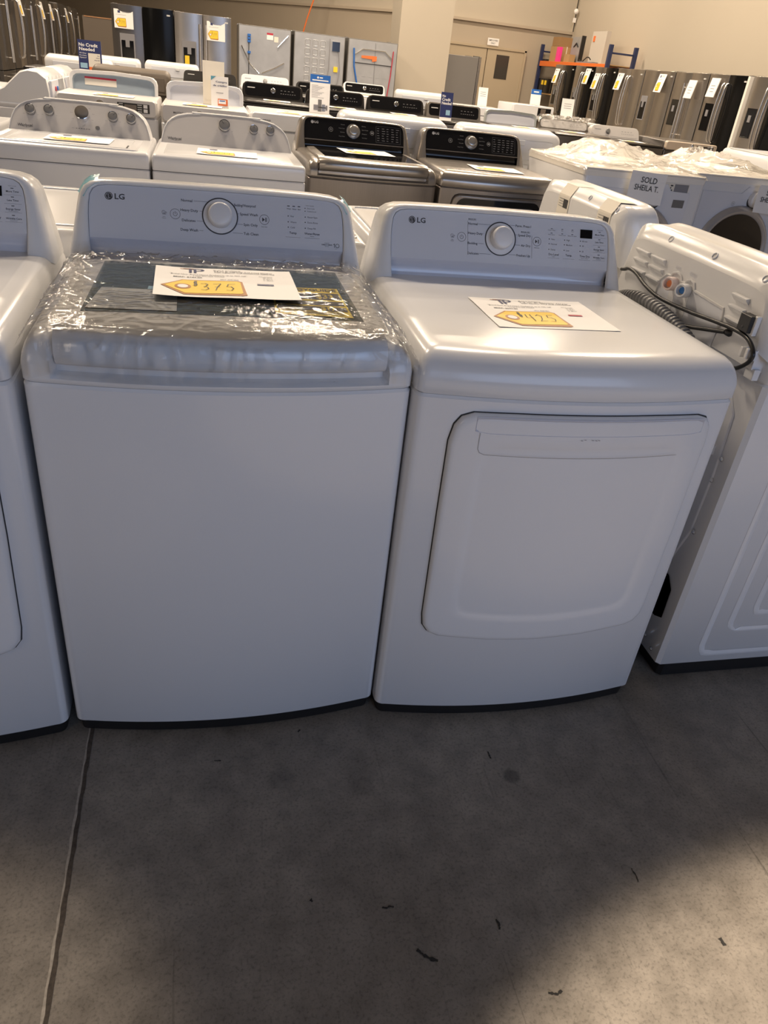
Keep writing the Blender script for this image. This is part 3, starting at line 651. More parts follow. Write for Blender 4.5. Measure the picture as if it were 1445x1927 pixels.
def price_sheet(price, l1, l2, curl=.004, detail=True, banner=NAVY, name='price_sheet'):
    """letter sheet, centred, lying in XY with its text readable from -Y"""
    w_, h_ = .280, .216
    def Zc(x, y): return .0006+curl*((2*x/w_)**2*.5+.15*math.sin(x*31+1)+.15*math.sin(y*29))*(1 if curl else 0)
    def F(e): return lambda u, v: (u*w_-w_/2, v*h_-h_/2, Zc(u*w_-w_/2, v*h_-h_/2)+e)
    mb = MB(); n = 14; vs = []
    F0 = F(0)
    for i in range(n+1):
        for j in range(9): vs.append(F0(i/n, j/8))
    mb.add(vs, [(i*9+j, (i+1)*9+j, (i+1)*9+j+1, i*9+j+1) for i in range(n) for j in range(8)], PAPER)
    mb.add([(x, y, z-.0004) for x, y, z in vs], [(i*9+j, i*9+j+1, (i+1)*9+j+1, (i+1)*9+j) for i in range(n) for j in range(8)], PAPER)
    def fill(pts, e, m):
        # fan in strips so the shape follows the curl
        fn = F(e); cx = sum(p[0] for p in pts)/len(pts); cy = sum(p[1] for p in pts)/len(pts)
        vs = []; fs = []; N_ = len(pts)
        for k in range(5): vs += [fn(cx+(x-cx)*(k+1)/5, cy+(y-cy)*(k+1)/5) for x, y in pts]
        c0 = len(vs); vs.append(fn(cx, cy))
        for j in range(N_):
            fs.append((c0, j, (j+1) % N_))
            for k in range(4): fs.append((k*N_+j, (k+1)*N_+j, (k+1)*N_+(j+1) % N_, k*N_+(j+1) % N_))
        mb.add(vs, fs, m)
    def dens(pts, k=5):
        o = []
        for a, b in zip(pts, pts[1:]+pts[:1]):
            for q in range(k): o.append((a[0]+(b[0]-a[0])*q/k, a[1]+(b[1]-a[1])*q/k))
        return o
    fill(dens([(.045, .335), (.19, .535), (.585, .545), (.615, .52), (.630, .09), (.60, .065), (.20, .065)]), .0009, ORANGE)
    fill(dens([(.070, .335), (.195, .515), (.575, .523), (.600, .50), (.605, .145), (.585, .125), (.21, .105)]), .0013, YELLOW)
    fn = F(.0017); disc(mb, fn, .195, .315, .056, ORANGE, 24, .082); disc(mb, F(.0021), .195, .315, .037, PAPER, 24, .055)
    hand(mb, F(.0023), price, .265, .215, .088, INK, .0065, .21)
    if detail:
        T = F(.0010)
        stroke(mb, T, [(.205, .945), (.30, .945), (.335, .925), (.345, .90), (.33, .875), (.295, .865)], .016, NAVY)
        stroke(mb, T, [(.18, .935), (.27, .935)], .015, ORANGE); stroke(mb, T, [(.250, .915), (.250, .80)], .02, NAVY); stroke(mb, T, [(.283, .915), (.283, .80)], .02, NAVY)
        put_text(mb, l1, T, .42, .905, .022, INK, width=.20); put_text(mb, l2[0], T, .42, .868, .024, INK, width=.44, bold=True); put_text(mb, l2[1], T, .42, .828, .022, INK, width=.45, bold=True)
        put_text(mb, '“Brand New, Brand Name Appliances up to 70% Off”', T, .10, .715, .024, INK, width=.56); put_text(mb, '1 Year Warranty Included', T, .27, .672, .022, INK, width=.22)
        put_text(mb, 'MSRP: $749.00' if price == '$375' else 'MSRP: $699.00', T, .13, .615, .028, INK, width=.20, bold=True); put_text(mb, 'SKU: 0087452', T, .46, .575, .020, INK, width=.13)
        put_text(mb, 'Dimensions:', T, .75, .73, .020, INK, width=.10)
        for k, l in enumerate(('W: 27 in', 'H: 44.5 in', 'D: 28.4 in')): put_text(mb, l, T, .775, .69-k*.04, .018, INK, width=.07)
        fill(dens([(.72, .445), (.84, .445), (.84, .488), (.72, .488)], 3), .0010, banner)
        return mb.build(name, None, smooth=False)
    for k in range(3): rect(mb, F(.001), .42, .84+k*.04, .80, .85+k*.04, GREYINK)
    rect(mb, F(.001), .1, .70, .64, .712, GREYINK); rect(mb, F(.001), .2, .80, .33, .93, NAVY)
    return mb.build(name, None, smooth=False)
SHEETG = 'price tag sheets'
def lay(o, loc, rz, label, rx=0):
    o.location = loc; o.rotation_euler = (rx, 0, rz); return tag(o, label, 'price tag', SHEETG)
s1 = lay(price_sheet('$375', 'Model #: WT7000CW', ('4.5 cu. ft. Capacity Top Load Washer', 'with Agitator and SlamProof Glass Lid'), .005), (.345, .276, .9585), .02, 'white sheet with yellow $375 tag lying on the film over the glass lid')
s2 = lay(price_sheet('$425', 'Model #: DLE7000W', ('7.3 cu. ft. Electric Dryer', 'with Sensor Dry and LoDecibel'), .002, banner=REDP), (1.032, .247, .9322), .008, 'white sheet with yellow $425 tag lying on the bare dryer top')
proto_sheet = price_sheet('$599', '', ('', ''), .002, False)
_n = [0]
def sheet(loc, rz, label, rx=0, ry=0):
    o = proto_sheet if _n[0] == 0 else proto_sheet.copy()
    if _n[0]: COL.objects.link(o)
    _n[0] += 1; o.location = loc; o.rotation_euler = (rx, ry, rz); tag(o, label, 'price tag', SHEETG); return o

# ------------------------------------------------------------------ machine seen from its back (right edge)
def back_details(t, wd, hoses=True):
    Yb = .720
    B = lambda x, z, d=0: (x, Yb+d, z)
    hs = ((.561, 1.070), (.478, 1.080), (.286, 1.083), (.096, 1.080))
    for x, z in hs:
        mb = MB(); mb.lathe([(.0085, -.004), (.0085, .0012), (.0068, .0014), (.0060, -.003), (.004, -.004)], B(x, z-.014, -.0115), (0, .86, .51), RECESS, 20); mb.build('screw_recess', t)
    for cx in (.5645, .484, .1315):
        for z in (1.0185, .994, .968):
            mb = MB()
            # a louvre: sloped hood
            x0, x1 = cx-.032 if cx > .2 else cx-.027, cx+.032 if cx > .2 else cx+.027
            mb.loft([[B(x0, z+.001, -.002), B(x0, z-.001, .010), B(x0, z-.004, .010), B(x0, z-.016, -.002)], [B(x1, z+.001, -.002), B(x1, z-.001, .010), B(x1, z-.004, .010), B(x1, z-.016, -.002)]], PLAST)
            mb.build('vent_louvre', t, smooth=False)
    # recessed service pocket with raised rim
    mb = MB()
    rim = [(.457, .885), (.457, .968), (.430, .989), (.412, .989), (.405, .999), (.388, 1.004), (.370, .999), (.362, .988), (.346, .988), (.340, .997), (.325, 1.002), (.310, .997), (.300, .982), (.178, .976), (.171, .948), (.178, .93)]
    mb.tube([B(x, z, .001) for x, z in rim], .0035, PLAST, 8); mb.build('pocket_rim', t)
    mb = MB(); mb.add([B(x, z, .0015) for x, z in [(.455, .886), (.455, .967), (.430, .986), (.300, .980), (.180, .974), (.174, .948), (.180, .886)]], [tuple(range(6, -1, -1))], RECESS)
    for x in (.388, .329): mb.box(x-.013, Yb, .888, x+.013, Yb+.0022, .965, PLAST)
    mb.build('pocket_panel', t, smooth=False)
    for x, z, cm, nm in ((.388, .976, mat('salmon cap insert', (.80, .25, .10), .5), 'hot'), (.329, .975, mat('blue cap insert', (.03, .17, .5), .5), 'cold')):
        mb = MB(); a = B(x, z, -.002); CAPM = mat('pink cap plastic', (.74, .62, .60), .4) if nm == 'hot' else PLAST
        mb.lathe([(.0150, 0), (.0150, .012), (.0165, .013), (.0165, .032), (.0150, .036), (.0115, .036), (.0105, .026), (.002, .024)], a, (-.42, 1, .10), CAPM, 28)
        mb.lathe([(.0085, .0245), (.008, .028), (.001, .029)], a, (-.42, 1, .10), cm, 16); mb.build(nm+'_inlet_valve', t)
    mb = MB(); Pf = lambda u, v: B(-u, v, .0008)
    put_text(mb, 'HOT', Pf, -.392, 1.010, .008, RECESS, align='c', bold=True); put_text(mb, 'COLD', Pf, -.327, 1.010, .008, RECESS, align='c', bold=True); mb.build('inlet_lettering', t, smooth=False)
    # lower skirt and clip
    mb = MB(); mb.loft([[(.028, .685, .93), (.028, .7195, .93), (.028, .7195, .888), (.028, .69, .880)], [(wd-.028, .685, .93), (wd-.028, .7195, .93), (wd-.028, .7195, .888), (wd-.028, .69, .880)]], PLAST); mb.build('console_skirt', t, smooth=False)
    mb = MB(); mb.box(.025, Yb, .908, .060, Yb+.012, .930, PLAST); mb.box(.026, Yb+.010, .912, .034, Yb+.026, .934, PLAST); mb.box(.044, Yb+.010, .910, .052, Yb+.026, .932, PLAST); mb.box(.02, .70, .865, .05, .716, .890, PLAST)
    mb.build('cord_clip', t, bevel=.0015)
    mb = MB(); mb.box(.055, Yb, .958, .092, Yb+.022, .994, BLACKP); mb.lathe([(.0035, 0), (.0035, .0234)], B(.074, .968, 0), (0, 1, 0), INK, 12); mb.box(.049, Yb, .954, .058, Yb+.012, .996, PLAST); mb.build('connector_block', t, bevel=.002)
    if hoses:
        def smooth(pts, k=6):
            P_ = [Vector(p) for p in pts]; o = []
            for i in range(len(P_)-1):
                p0, p1, p2, p3 = P_[max(i-1, 0)], P_[i], P_[i+1], P_[min(i+2, len(P_)-1)]
                for q in range(k):
                    u = q/k; o.append(.5*((2*p1)+(-p0+p2)*u+(2*p0-5*p1+4*p2-p3)*u*u+(-p0+3*p1-3*p2+p3)*u**3))
            o.append(P_[-1]); return o
        cd_ = [(.640, .950, .010), (.622, .954, .010), (.596, .962, .012), (.552, .959, .014), (.486, .944, .018), (.4, .935, .020), (.279, .939, .016), (.172, .947, .012), (.113, .951, .012), (.064, .95, .014), (.034, .94, .016), (.017, .925, .018), (.024, .906, .016), (.054, .882, .012), (.09, .868, .0)]
        MB().tube(smooth([B(*p) for p in cd_]), .0048, CORD, 10).build('power_cord', t)
        MB().tube(smooth([B(.32, .900, .030), B(.261, .908, .022), B(.200, .921, .014), B(.141, .934, .006)]), .0048, CORD, 10).lathe([(.004, 0), (.008, .004), (.009, .016), (.005, .022)], B(.146, .934, .001), (-1, 0, .1), CORD, 14).build('sensor_cord', t)
        hp = smooth([B(.575, .890, .03), B(.528, .905, .038), B(.455, .918, .040), B(.370, .916, .038), B(.300, .905, .034), B(.235, .888, .030), B(.19, .862, .02)], 22)
        MB().tube(hp, [.0165 if k % 4 < 2 else .0132 for k in range(len(hp))], HOSE, 18).build('drain_hose', t)
    # cabinet back with pressed panels
    Yc = .691
    mb = MB()
    rim = [(.60, .815), (.097, .815), (.058, .768), (.050, .62), (.054, .45), (.087, .345), (.60, .345)]
    mb.loft([[(x, Yc-.001, z) for x, z in rim][::-1], [(x, Yc+.0035, z) for x, z in [(.596, .811), (.099, .811), (.062, .766), (.054, .62), (.058, .451), (.090, .349), (.596, .349)]][::-1]], ENAMEL)
    mb.build('pressed_panel', t, bevel=.002)
    mb = MB(); pts = [(.32, .300), (.075, .300), (.048, .27), (.045, .18), (.075, .165), (.32, .165)]
    mb.add([(x, Yc+.0015, z) for x, z in pts], [tuple(range(5, -1, -1))], BLACKP); mb.add([(x, Yc+.0015, z) for x, z in pts], [tuple(range(6))], BLACKP)
    mb.lathe([(.030, -.01), (.032, .006), (.026, .012), (.015, .01)], (.125, Yc, .225), (0, 1, 0), BLACKP, 24); mb.lathe([(.004, 0), (.004, .006)], (.085, Yc, .285), (0, 1, 0), CHROME, 12)
    for k in range(4): mb.tube([(.10, Yc+.010, .235+k*.008), (.13, Yc+.012, .240+k*.008)], .002, CHROME, 6)
    mb.build('motor_opening', t)
    for x, z in ((.094, .745), (.095, .67), (.052, .600), (.046, .455), (.040, .075), (.080, .09), (.045, .66)):
        MB().lathe([(.006, 0), (.006, .003), (.003, .006)], (x, Yc, z), (0, 1, 0), CHROME, 12).build('screw', t)
    mb = MB(); mb.box(.075, Yc, .655, .15, Yc+.012, .680, PLAST); mb.build('hose_bracket', t, bevel=.003)
    mb = MB(); ring(mb, lambda u, v: (-u, Yc+.0006, v), -.072, .842, .012, .001, RECESS, 24); stroke(mb, lambda u, v: (-u, Yc+.0006, v), [(-.080, .834), (-.064, .850)], .001, RECESS); mb.build('pressed_mark', t, smooth=False)
def side_ribs(t, dp, side=0, wd=W):
    """three nested pressed U shaped steps on a cabinet side; d = distance from the back edge"""
    xs = -0.0005 if side == 0 else wd+.0005; sg = -1 if side == 0 else 1
    mb = MB()
    for u0, z0, r in ((.115, .078, .035), (.175, .160, .03), (.235, .215, .025)):
        lo = [(u0, .74), (u0, z0+r)]+[(u0+r-r*math.cos(R_(a)), z0+r-r*math.sin(R_(a))) for a in (30, 60)]+[(u0+r, z0), (.34, z0)]
        lo += [(dp-u+(.0), z) for u, z in reversed(lo)]
        rings = []
        for (du, hh) in ((-.006, 0), (-.001, .0022), (.004, .0022), (.012, 0)):
            rings.append([(xs+sg*hh, dp-(u+(du if u < .33 else 0)*(1 if u < .33 else 1)), z+(du if z < .73 and u >= u0+r*.5 and u <= dp-u0-r*.5 else 0)) for u, z in lo])
        mb.loft(rings, ENAMEL, closed=False)
    mb.build('side_pressing', t)
bk = empty('washing_machine', (2.170, .020, 0), R_(90), 'white washer at the right edge, its back with hot and cold inlets and cord', 'washing machine')
cabinet(bk, W, .690, .862, ENAMEL, z0=.048); deck(bk, W, .690, .862, .932, PLAST); sweep_lid(bk, PLAST, GLASSD)
lg_console(bk, PLAST, PANELW, CHAN, W, .720, (.075, .30, .022)); back_details(bk, W); side_ribs(bk, .69)
ak = empty('washing_machine', (2.240, .835, 0), R_(90), 'white washer turned backwards with two cream labels over its console top', 'washing machine')
cabinet(ak, W, .690, .85, ENAMEL); deck(ak, W, .690, .85, .925, PLAST); sweep_lid(ak, PLAST, GLASSD, top=.94)
lg_console(ak, PLAST, PANELW, CHAN, W, .720, (.075, .30, .022))
for x, z in ((.56, 1.070), (.478, 1.080), (.286, 1.083), (.096, 1.080), (.60, 1.03)):
    MB().lathe([(.0085, -.004), (.0085, .0012), (.0068, .0014), (.0060, -.003), (.004, -.004)], (x, .7085, z-.014), (0, .86, .51), RECESS, 20).build('screw_recess', ak)
for cx in (.45, .145):
    mb = MB(); hw = .045
    yy = [(.64, 1.0848), (.67, 1.0848), (.6985, 1.0848), (.7198, 1.0515), (.7212, 1.046), (.7215, .985)]
    mb.loft([[(cx-hw, y, z) for y, z in yy], [(cx+hw, y, z) for y, z in yy]], STICK, closed=False)
    for k in range(9): mb.box(cx-.035+k*.004, .7217, 1.01, cx-.035+k*.004+(.002 if k % 3 else .003), .7222, 1.038, INK)
    for k in range(4): mb.box(cx+.0, .7217, 1.012+k*.008, cx+.035, .7222, 1.0135+k*.008, GREYINK)
    mb.build('shipping_label', ak, smooth=False)

# ------------------------------------------------------------------ second row
def boxdeck(t, wd, dp, seam, top, mt, r=.012):
    mb = MB(); mb.loft([lift(outline(.002, wd-.002, .002, dp, .004, r), seam), lift(outline(0, wd, 0, dp, .004, r), seam+.004), lift(outline(0, wd, 0, dp, .004, r), top-.016),
             lift(outline(.003, wd-.003, .004, dp, .004, r), top-.006), lift(outline(.010, wd-.010, .012, dp, .004, r), top)], mt)
    return mb.build('top_cover', t, angle=50)
WP_OUT = sym([(.010, -.060), (.014, -.030), (.019, .0), (.025, .030), (.034, .060), (.048, .088), (.070, .110), (.100, .127), (.145, .139), (.21, .1455)], W, .150)
def arch_console(t, frame, face, y0, z0, y1, z1, back, out=WP_OUT, wd=W, low=-.060):
    P = plane_fn(y0, z0, y1, z1); s_ = wd/W
    out = [(x*s_, v) for x, v in out]; cx = wd/2
    def ins(k, d): return [P(cx+(x-cx)*(1-k/(wd/2)), v-(k if v > low+.01 else 0)*(.9 if v > 0 else .3), d) for x, v in out]
    mb = MB(); rings = [ins(.0055, .004), ins(.0045, -.001), ins(.0025, -.001), ins(.0006, .003), ins(0, .008)]
    last = rings[-1]
    rings.append([(x, back-.006, z) for x, y, z in last]); rings.append([(cx+(x-cx)*.985, back, z-.004) for x, y, z in last])
    mb.loft(rings, frame, closed=False); mb.add(rings[-1], [tuple(range(len(out)))], frame); mb.build('console_housing', t, angle=60)
    face_pts = [(x, v) for x, v in [(cx+(x-cx)*(1-.0055/(wd/2)), v-.0050) for x, v in out] if v > -.018]
    a = face_pts[0][0]-.001; b = face_pts[-1][0]+.001; face_pts = [(a-.004, -.018)]+face_pts+[(b+.004, -.018)]
    mb = MB(); mb.loft([[P(x, v, .006) for x, v in face_pts], [P(x, v, .0015) for x, v in face_pts]], face); mb.build('control_panel', t, smooth=False)
    mb = MB(); prof = [(-.018, .003), (-.022, .001), (-.034, -.002), (-.048, -.010), (-.060, -.022)]
    mb.loft([[P(x, v, d) for v, d in prof] for x in (.022*s_, wd-.022*s_)], frame, closed=False); mb.build('console_trim', t)
    return P
def whirl_text(mb, P, x, t, s_=1):
    put_text(mb, 'Whirlpool', P, x, t-.004, .0135*s_, INK, width=.066*s_, align='c')
    ring(mb, lambda u, v: P(x+.006+(u-x)*1.0, t+.001+(v-t)*.45), x, t, .021*s_, .0016, INK, 30, R_(150), R_(395))
WPa, WPb = (.50, .94, .57, 1.07)[:2], (.57, 1.07)
def whirlpool(loc, label, knobs, kind):
    t = empty('washing_machine' if kind == 'washer' else 'clothes_dryer', loc, 0, label, 'washing machine' if kind == 'washer' else 'clothes dryer')
    cabinet(t, W, .66, .862, ENAMEL, .004, .012); boxdeck(t, W, .66, .864, .930, ENAMEL)
    P = arch_console(t, PLAST, SILVP, .50, .94, .57, 1.07, .66)
    for i, (x, v, r, c) in enumerate(knobs):
        a = random.uniform(.3, 2.4)
        knob(t, x, v, r, KNOBG, P, h=.026, name='control_knob', base=.0, pointer=(math.cos(a), math.sin(a)))
        P0 = Vector(P(x, v, 0)); nn = (Vector(P(x, v, 0))-Vector(P(x, v, .01))).normalized()
        if c: MB().lathe([(r*1.03, .001), (r*1.03, .027), (r*.92, .0285), (r*.3, .0292)], P0, nn, CHROME, 40).build('chrome_cap', t)
        else: MB().lathe([(r*1.01, .020), (r*1.03, .023), (r*.97, .0265), (r*.93, .0262), (r*.93, .020)], P0, nn, CHROME, 40).build('knob_bezel', t)
    mb = MB(); Q = lambda u, v: P(u, v, -.0006 if False else .0008)
    whirl_text(mb, Q, .092 if kind == 'washer' else .085, .010)
    for (x, v, r, c) in knobs:
        for k in range(7 if c else 4):
            a = R_(-30+240*k/(6 if c else 3)); 
            l = random.choice(('Normal', 'Bulky', 'Delicate', 'Colors', 'Whites', 'Heavy')) if c else random.choice(('Hot', 'Warm', 'Cool', 'Light', 'Soil', 'Off'))
            xx = x+math.cos(a)*r*1.45; put_text(mb, l, Q, xx, v+math.sin(a)*r*1.35-.001, .0026, GREYINK, align='l' if xx > x else 'r')
    if kind == 'washer':
        for k in range(6): rect(mb, Q, .320+k*.0115, .0175, .327+k*.0115, .0195, INK)
        put_text(mb, 'Sensing', Q, .312, .0175, .0026, GREYINK, align='r')
        knob(t, .4205, .0265, .0105, KNOBG, P, h=.008, name='start_button', base=0)
    mb.build('panel_print', t, smooth=False)
    # flat recessed lid
    if kind == 'washer':
        mb = MB(); mb.loft([[(x, y, .9302) for x, y in rrect(.05, .035, .636, .44, .02)], [(x, y, .934) for x, y in rrect(.051, .036, .635, .439, .02)], [(x, y, .9355) for x, y in rrect(.056, .041, .630, .434, .018)]], ENAMEL)
        ld = mb.build('lid', t); mb = MB(); mb.tube([(x, y, .9357) for x, y in rrect(.085, .055, .600, .40, .02)+[rrect(.085, .055, .600, .40, .02)[0]]], .0016, PLAST, 6); mb.box(.585, .07, .9353, .592, .17, .9365, SEAM); mb.build('lid_emboss', ld)
    else:
        mb = MB(); mb.loft([[(x, y, .9302) for x, y in rrect(.05, .035, .636, .44, .02)], [(x, y, .9315) for x, y in rrect(.052, .037, .634, .438, .02)]], ENAMEL); mb.build('lint_door_panel', t)
        mb = MB(); fn = lambda u, v: (u, -.0055-.001, v)
        mb.loft([[(x, -.002, z) for x, z in rrect(.06, .25, .626, .80, .03)], [(x, -.012, z) for x, z in rrect(.062, .252, .624, .798, .03)], [(x, -.014, z) for x, z in rrect(.07, .26, .616, .79, .03)]], ENAMEL); mb.build('door', t)
    return t
whirlpool((-.620, 2.463, 0), 'white washer in second row with five knobs on a silver arched console', [(.120, .0808, .0225, 0), (.203, .084, .0225, 0), (.352, .0839, .031, 1), (.4936, .0815, .0225, 0), (.578, .078, .0225, 0)], 'washer')
whirlpool((.077, 2.463, 0), 'white dryer in second row with three knobs, next to the five knob washer', [(.330, .0900, .0275, 0), (.476, .0835, .021, 0), (.5592, .0855, .021, 0)], 'dryer')
sheet((-.248, 2.70, .939), -.02, 'price sheet on the five knob washer lid')
sheet((.413, 2.68, .935), -.03, 'price sheet on the three knob dryer top')
# graphite pair
DG = (GRAPH, GRAPHP, BLKG, BLKG, STEELK)
def graphite(loc, rz, label, kind):
    t = empty('washing_machine' if kind == 'washer' else 'clothes_dryer', loc, rz, label, 'washing machine' if kind == 'washer' else 'clothes dryer')
    cabinet(t, W, .70, .850, GRAPH); deck(t, W, .70, .850, .930, GRAPHP, notch=(.052, .636) if kind == 'washer' else None)
    lg_console(t, GRAPHP, BLKG, BLKG)
    P = plane_fn(); mb = MB(); n = 2
    mb.loft([[P(.056, .012, .003), P(.056, .008, .003), P(.056, .008, -.001), P(.056, .012, -.001)], [P(.630, .012, .003), P(.630, .008, .003), P(.630, .008, -.001), P(.630, .012, -.001)]], GRAPHP); mb.build('trim_strip', t)
    knob(t, .335, .072, .028, STEELK, P, ring_r=.040, ring_m=CHROME, h=.026)
    mb = MB(); Q = plane_fn(d=.0034); lg_logo(mb, Q, .100, .104, 1.0, WINK, BLKG)
    for s_, xr, v in (('Normal', .285, .103), ('Heavy Duty', .285, .083), ('Delicates', .285, .062), ('Deep Wash', .285, .040)): put_text(mb, s_, Q, xr, v-.002, .005, DIMINK, align='r')
    for s_, xr, v in (('Bedding', .385, .103), ('Speed Wash', .385, .083), ('Allergiene', .385, .062), ('Tub Clean', .385, .040)): put_text(mb, s_, Q, xr, v-.002, .005, DIMINK)
    power_icon(mb, Q, .205, .072, .012, WINK); play_icon(mb, Q, .445, .072, .011, WINK)
    for u0, v0, u1, v1 in ((.468, .024, .614, .0248), (.468, .112, .614, .1128), (.468, .024, .4688, .1128), (.6132, .024, .614, .1128)): rect(mb, Q, u0, v0, u1, v1, DIMINK)
    for i in range(5):
        for j in range(6): rect(mb, Q, .475+i*.028, .034+j*.013, .475+i*.028+random.uniform(.009, .019), .0372+j*.013, DIMINK)
    mb.build('panel_print', t, smooth=False)
    if kind == 'washer':
        sweep_lid(t, GRAPHP, BLKG, top=.946, gz=(.05, .47))
    else:
        dryer_door(t, GRAPH)
        d = [c for c in t.children if c.name.startswith('door')][0]
        mb = MB(); o = rrect(.10, .32, .586, .806, .05); DN = lambda *a: densify(rrect(*a)); F = lambda x, z, e: (x, bowed(x)-e, z)
        mb.loft([[F(x, z, .013) for x, z in R4(o)], [F(x, z, .018) for x, z in R4(o)], [F(x, z, .018) for x, z in R4(rrect(.125, .35, .561, .775, .035))]], BLKG, True, False, False)
        mb.build('door_window_frame', d)
        mb = MB(); mb.loft([[F(x, z, .0168) for x, z in R4(rrect(.124, .349, .562, .776, .035))]]+[[F(.343+(x-.343)*q, .56+(z-.56)*q, .0172) for x, z in R4(rrect(.124, .349, .562, .776, .035))] for q in (.8, .6, .4, .2, .05)], GREYSIDE, True, False, True); mb.build('door_window', d)
    return t
graphite((.812, 2.79, 0), .02, 'graphite steel washer with black glass lid and console', 'washer')
graphite((1.520, 2.835, 0), -.004, 'graphite steel dryer with black console, right of the graphite washer', 'dryer')
sheet((1.170, 3.135, .9500), .10, 'price sheet on the black glass lid'); sheet((1.900, 3.050, .9335), -.06, 'price sheet on the graphite dryer top')

# machines standing back to back with the front row (seen through the gaps)
def flat_loader(loc, rz, label, mt=ENAMEL, top=.925, liner=True):
    t = empty('clothes_dryer', loc, rz, label, 'clothes dryer')
    cabinet(t, W, .68, .855, mt, .02, .02); deck(t, W, .68, .856, top, mt, .02)
    mb = MB(); o = rrect(.035, .09, .651, .63, .03); mb.tube([(x, y, top+.001) for x, y in o+[o[0]]], .0035, mt, 8); mb.build('pressed_rim', t)
    mb = MB(); mb.loft([[(x, -.018, z) for x, z in rrect(.08, .28, .606, .80, .04)], [(x, -.032, z) for x, z in rrect(.085, .285, .601, .795, .04)]], mt); mb.build('door', t)
    return t
f0 = flat_loader((.776, 1.59, 0), math.pi, 'white flat topped machine behind the film wrapped washer')
place(f0, (1.466, 1.59, 0), math.pi, 'white flat topped machine behind the $425 dryer')
place(f0, (.076, 1.52, 0), math.pi, 'white flat topped machine showing in the gap left of the film wrapped washer')

# ------------------------------------------------------------------ film wrapped front loaders, right
def front_loader(loc, rz, label, wd=.72, ht=1.0, dp=.80, sold=False, film_top=True, seed=0):
    t = empty('front_load_washer', loc, rz, label, 'washing machine')
    mb = MB(); mb.loft([lift(rrect(.004, .004, wd-.004, dp-.004, .02), .03), lift(rrect(0, 0, wd, dp, .022), .036), lift(rrect(0, 0, wd, dp, .022), ht-.012), lift(rrect(.004, .004, wd-.004, dp-.004, .02), ht-.003), lift(rrect(.012, .012, wd-.012, dp-.012, .018), ht)], ENAMEL)
    mb.build('cabinet', t)
    MB().loft([lift(rrect(.02, .02, wd-.02, dp-.02, .02), 0), lift(rrect(.02, .02, wd-.02, dp-.02, .02), .032)], BLACKP).build('base_plinth', t)
    # foam top cap and corner board wrap
    o_ = rrect(-.003, -.004, wd+.003, dp+.003, .02)
    mb = MB(); mb.loft([lift(o_, ht-.012), lift(o_, ht+.018), lift(rrect(-.002, -.004, wd+.002, dp, .02), ht+.026)], FOAM); mb.build('foam_cap', t)
    F = lambda x, z, e=0: (x, -e, z)
    # control fascia: stepped grey panel with dial pod
    mb = MB(); pl_ = [(.06, ht-.45), (.06, ht-.060), (.33, ht-.063), (.375, ht-.022), (.495, ht-.022), (.525, ht-.055), (.64, ht-.058), (.64, ht-.45)]
    mb.loft([[F(x, z, .000) for x, z in pl_], [F(x, z, .006) for x, z in pl_]], RECESS); mb.build('control_panel', t, smooth=False)
    mb = MB(); mb.lathe([(.045, 0), (.045, .02), (.040, .028), (.01, .030)], F(.430, ht-.090, .006), (0, -1, 0), RECESS, 30); mb.lathe([(.047, -.001), (.047, .004)], F(.430, ht-.102, .006), (0, -1, 0), BLACKP, 30); mb.build('cycle_knob', t)
    mb = MB(); power_icon(mb, lambda u, v: F(u, v, .0068), .29, ht-.120, .012, GREYINK, .0015); rect(mb, lambda u, v: F(u, v, .0068), .55, ht-.135, .62, ht-.095, GREYSIDE); mb.build('panel_print', t, smooth=False)
    MB().loft([[(-.0005, y, z) for y, z in ((.12, ht-.10), (.62, ht-.10), (.70, ht-.18), (.70, ht-.60), (.12, ht-.60))], [(-.003, y, z) for y, z in ((.13, ht-.11), (.61, ht-.11), (.69, ht-.19), (.69, ht-.59), (.13, ht-.59))]], RECESS).build('side_pressing', t, smooth=False)
    # round door
    dr = (.36, ht-.385)
    mb = MB(); mb.lathe([(.255, 0), (.258, .012), (.250, .028), (.232, .040), (.222, .038), (.214, .030)], F(dr[0], dr[1], 0), (0, -1, 0), mat('grey door ring', (.42, .42, .44), .25, .5), 56)
    d = mb.build('door', t); MB().lathe([(.215, .020), (.213, .031), (.17, .036), (.10, .037), (.02, .037)], F(dr[0], dr[1], 0), (0, -1, 0), mat('smoked door glass', (.045, .035, .025), .08), 56).build('door_glass', d)
    # carton corner label
    mb = MB(); G = lambda u, v: F(u, v, .0012); H2 = lambda u, v: F(u, v, .0018)
    rect(mb, G, .445, ht-.080, .630, ht-.014, STICK); rect(mb, H2, .540, ht-.076, .625, ht-.018, GREYINK)
    for k in range(4):
        for j in range(5): rect(mb, H2, .452+k*.021, ht-.076+j*.0115, .452+k*.021+.006+.009*((k+j) % 2), ht-.069+j*.0115, INK)
    mb.build('shipping_label', t, smooth=False)
    # crumpled clear sheet over the top
    nx, ny = 46, 46; vs = []
    for i in range(nx+1):
        for j in range(ny+1):
            x = -.012+(wd+.024)*i/nx; y = -.010+(dp+.02)*j/ny
            p = Vector((x*3.2+seed, y*3.2, 2)); q = Vector((x*9+seed, y*9, 5))
            r1 = 1-abs(noise.noise(p))*2; r2 = 1-abs(noise.noise(q))*2
            e = min(x+.012, wd+.012-x, y+.010, dp+.010-y)
            z = ht+.030+max(0, r1)**2*.062*min(1, e/.22)*(.7+1.3*y/dp)+max(0, r2)**2*.008*min(1, e/.1)-max(0, .012-e)*1.2
            vs.append((x, y, z))
    mb = MB(); mb.add(vs, [(i*(ny+1)+j, (i+1)*(ny+1)+j, (i+1)*(ny+1)+j+1, i*(ny+1)+j+1) for i in range(nx) for j in range(ny)], FILM2); mb.build('plastic_sheet', t, angle=18)
    return t
front_loader((2.240, 2.630, 0), R_(0), 'foam capped white front loader with a whole handwritten SOLD note on its front', seed=1)
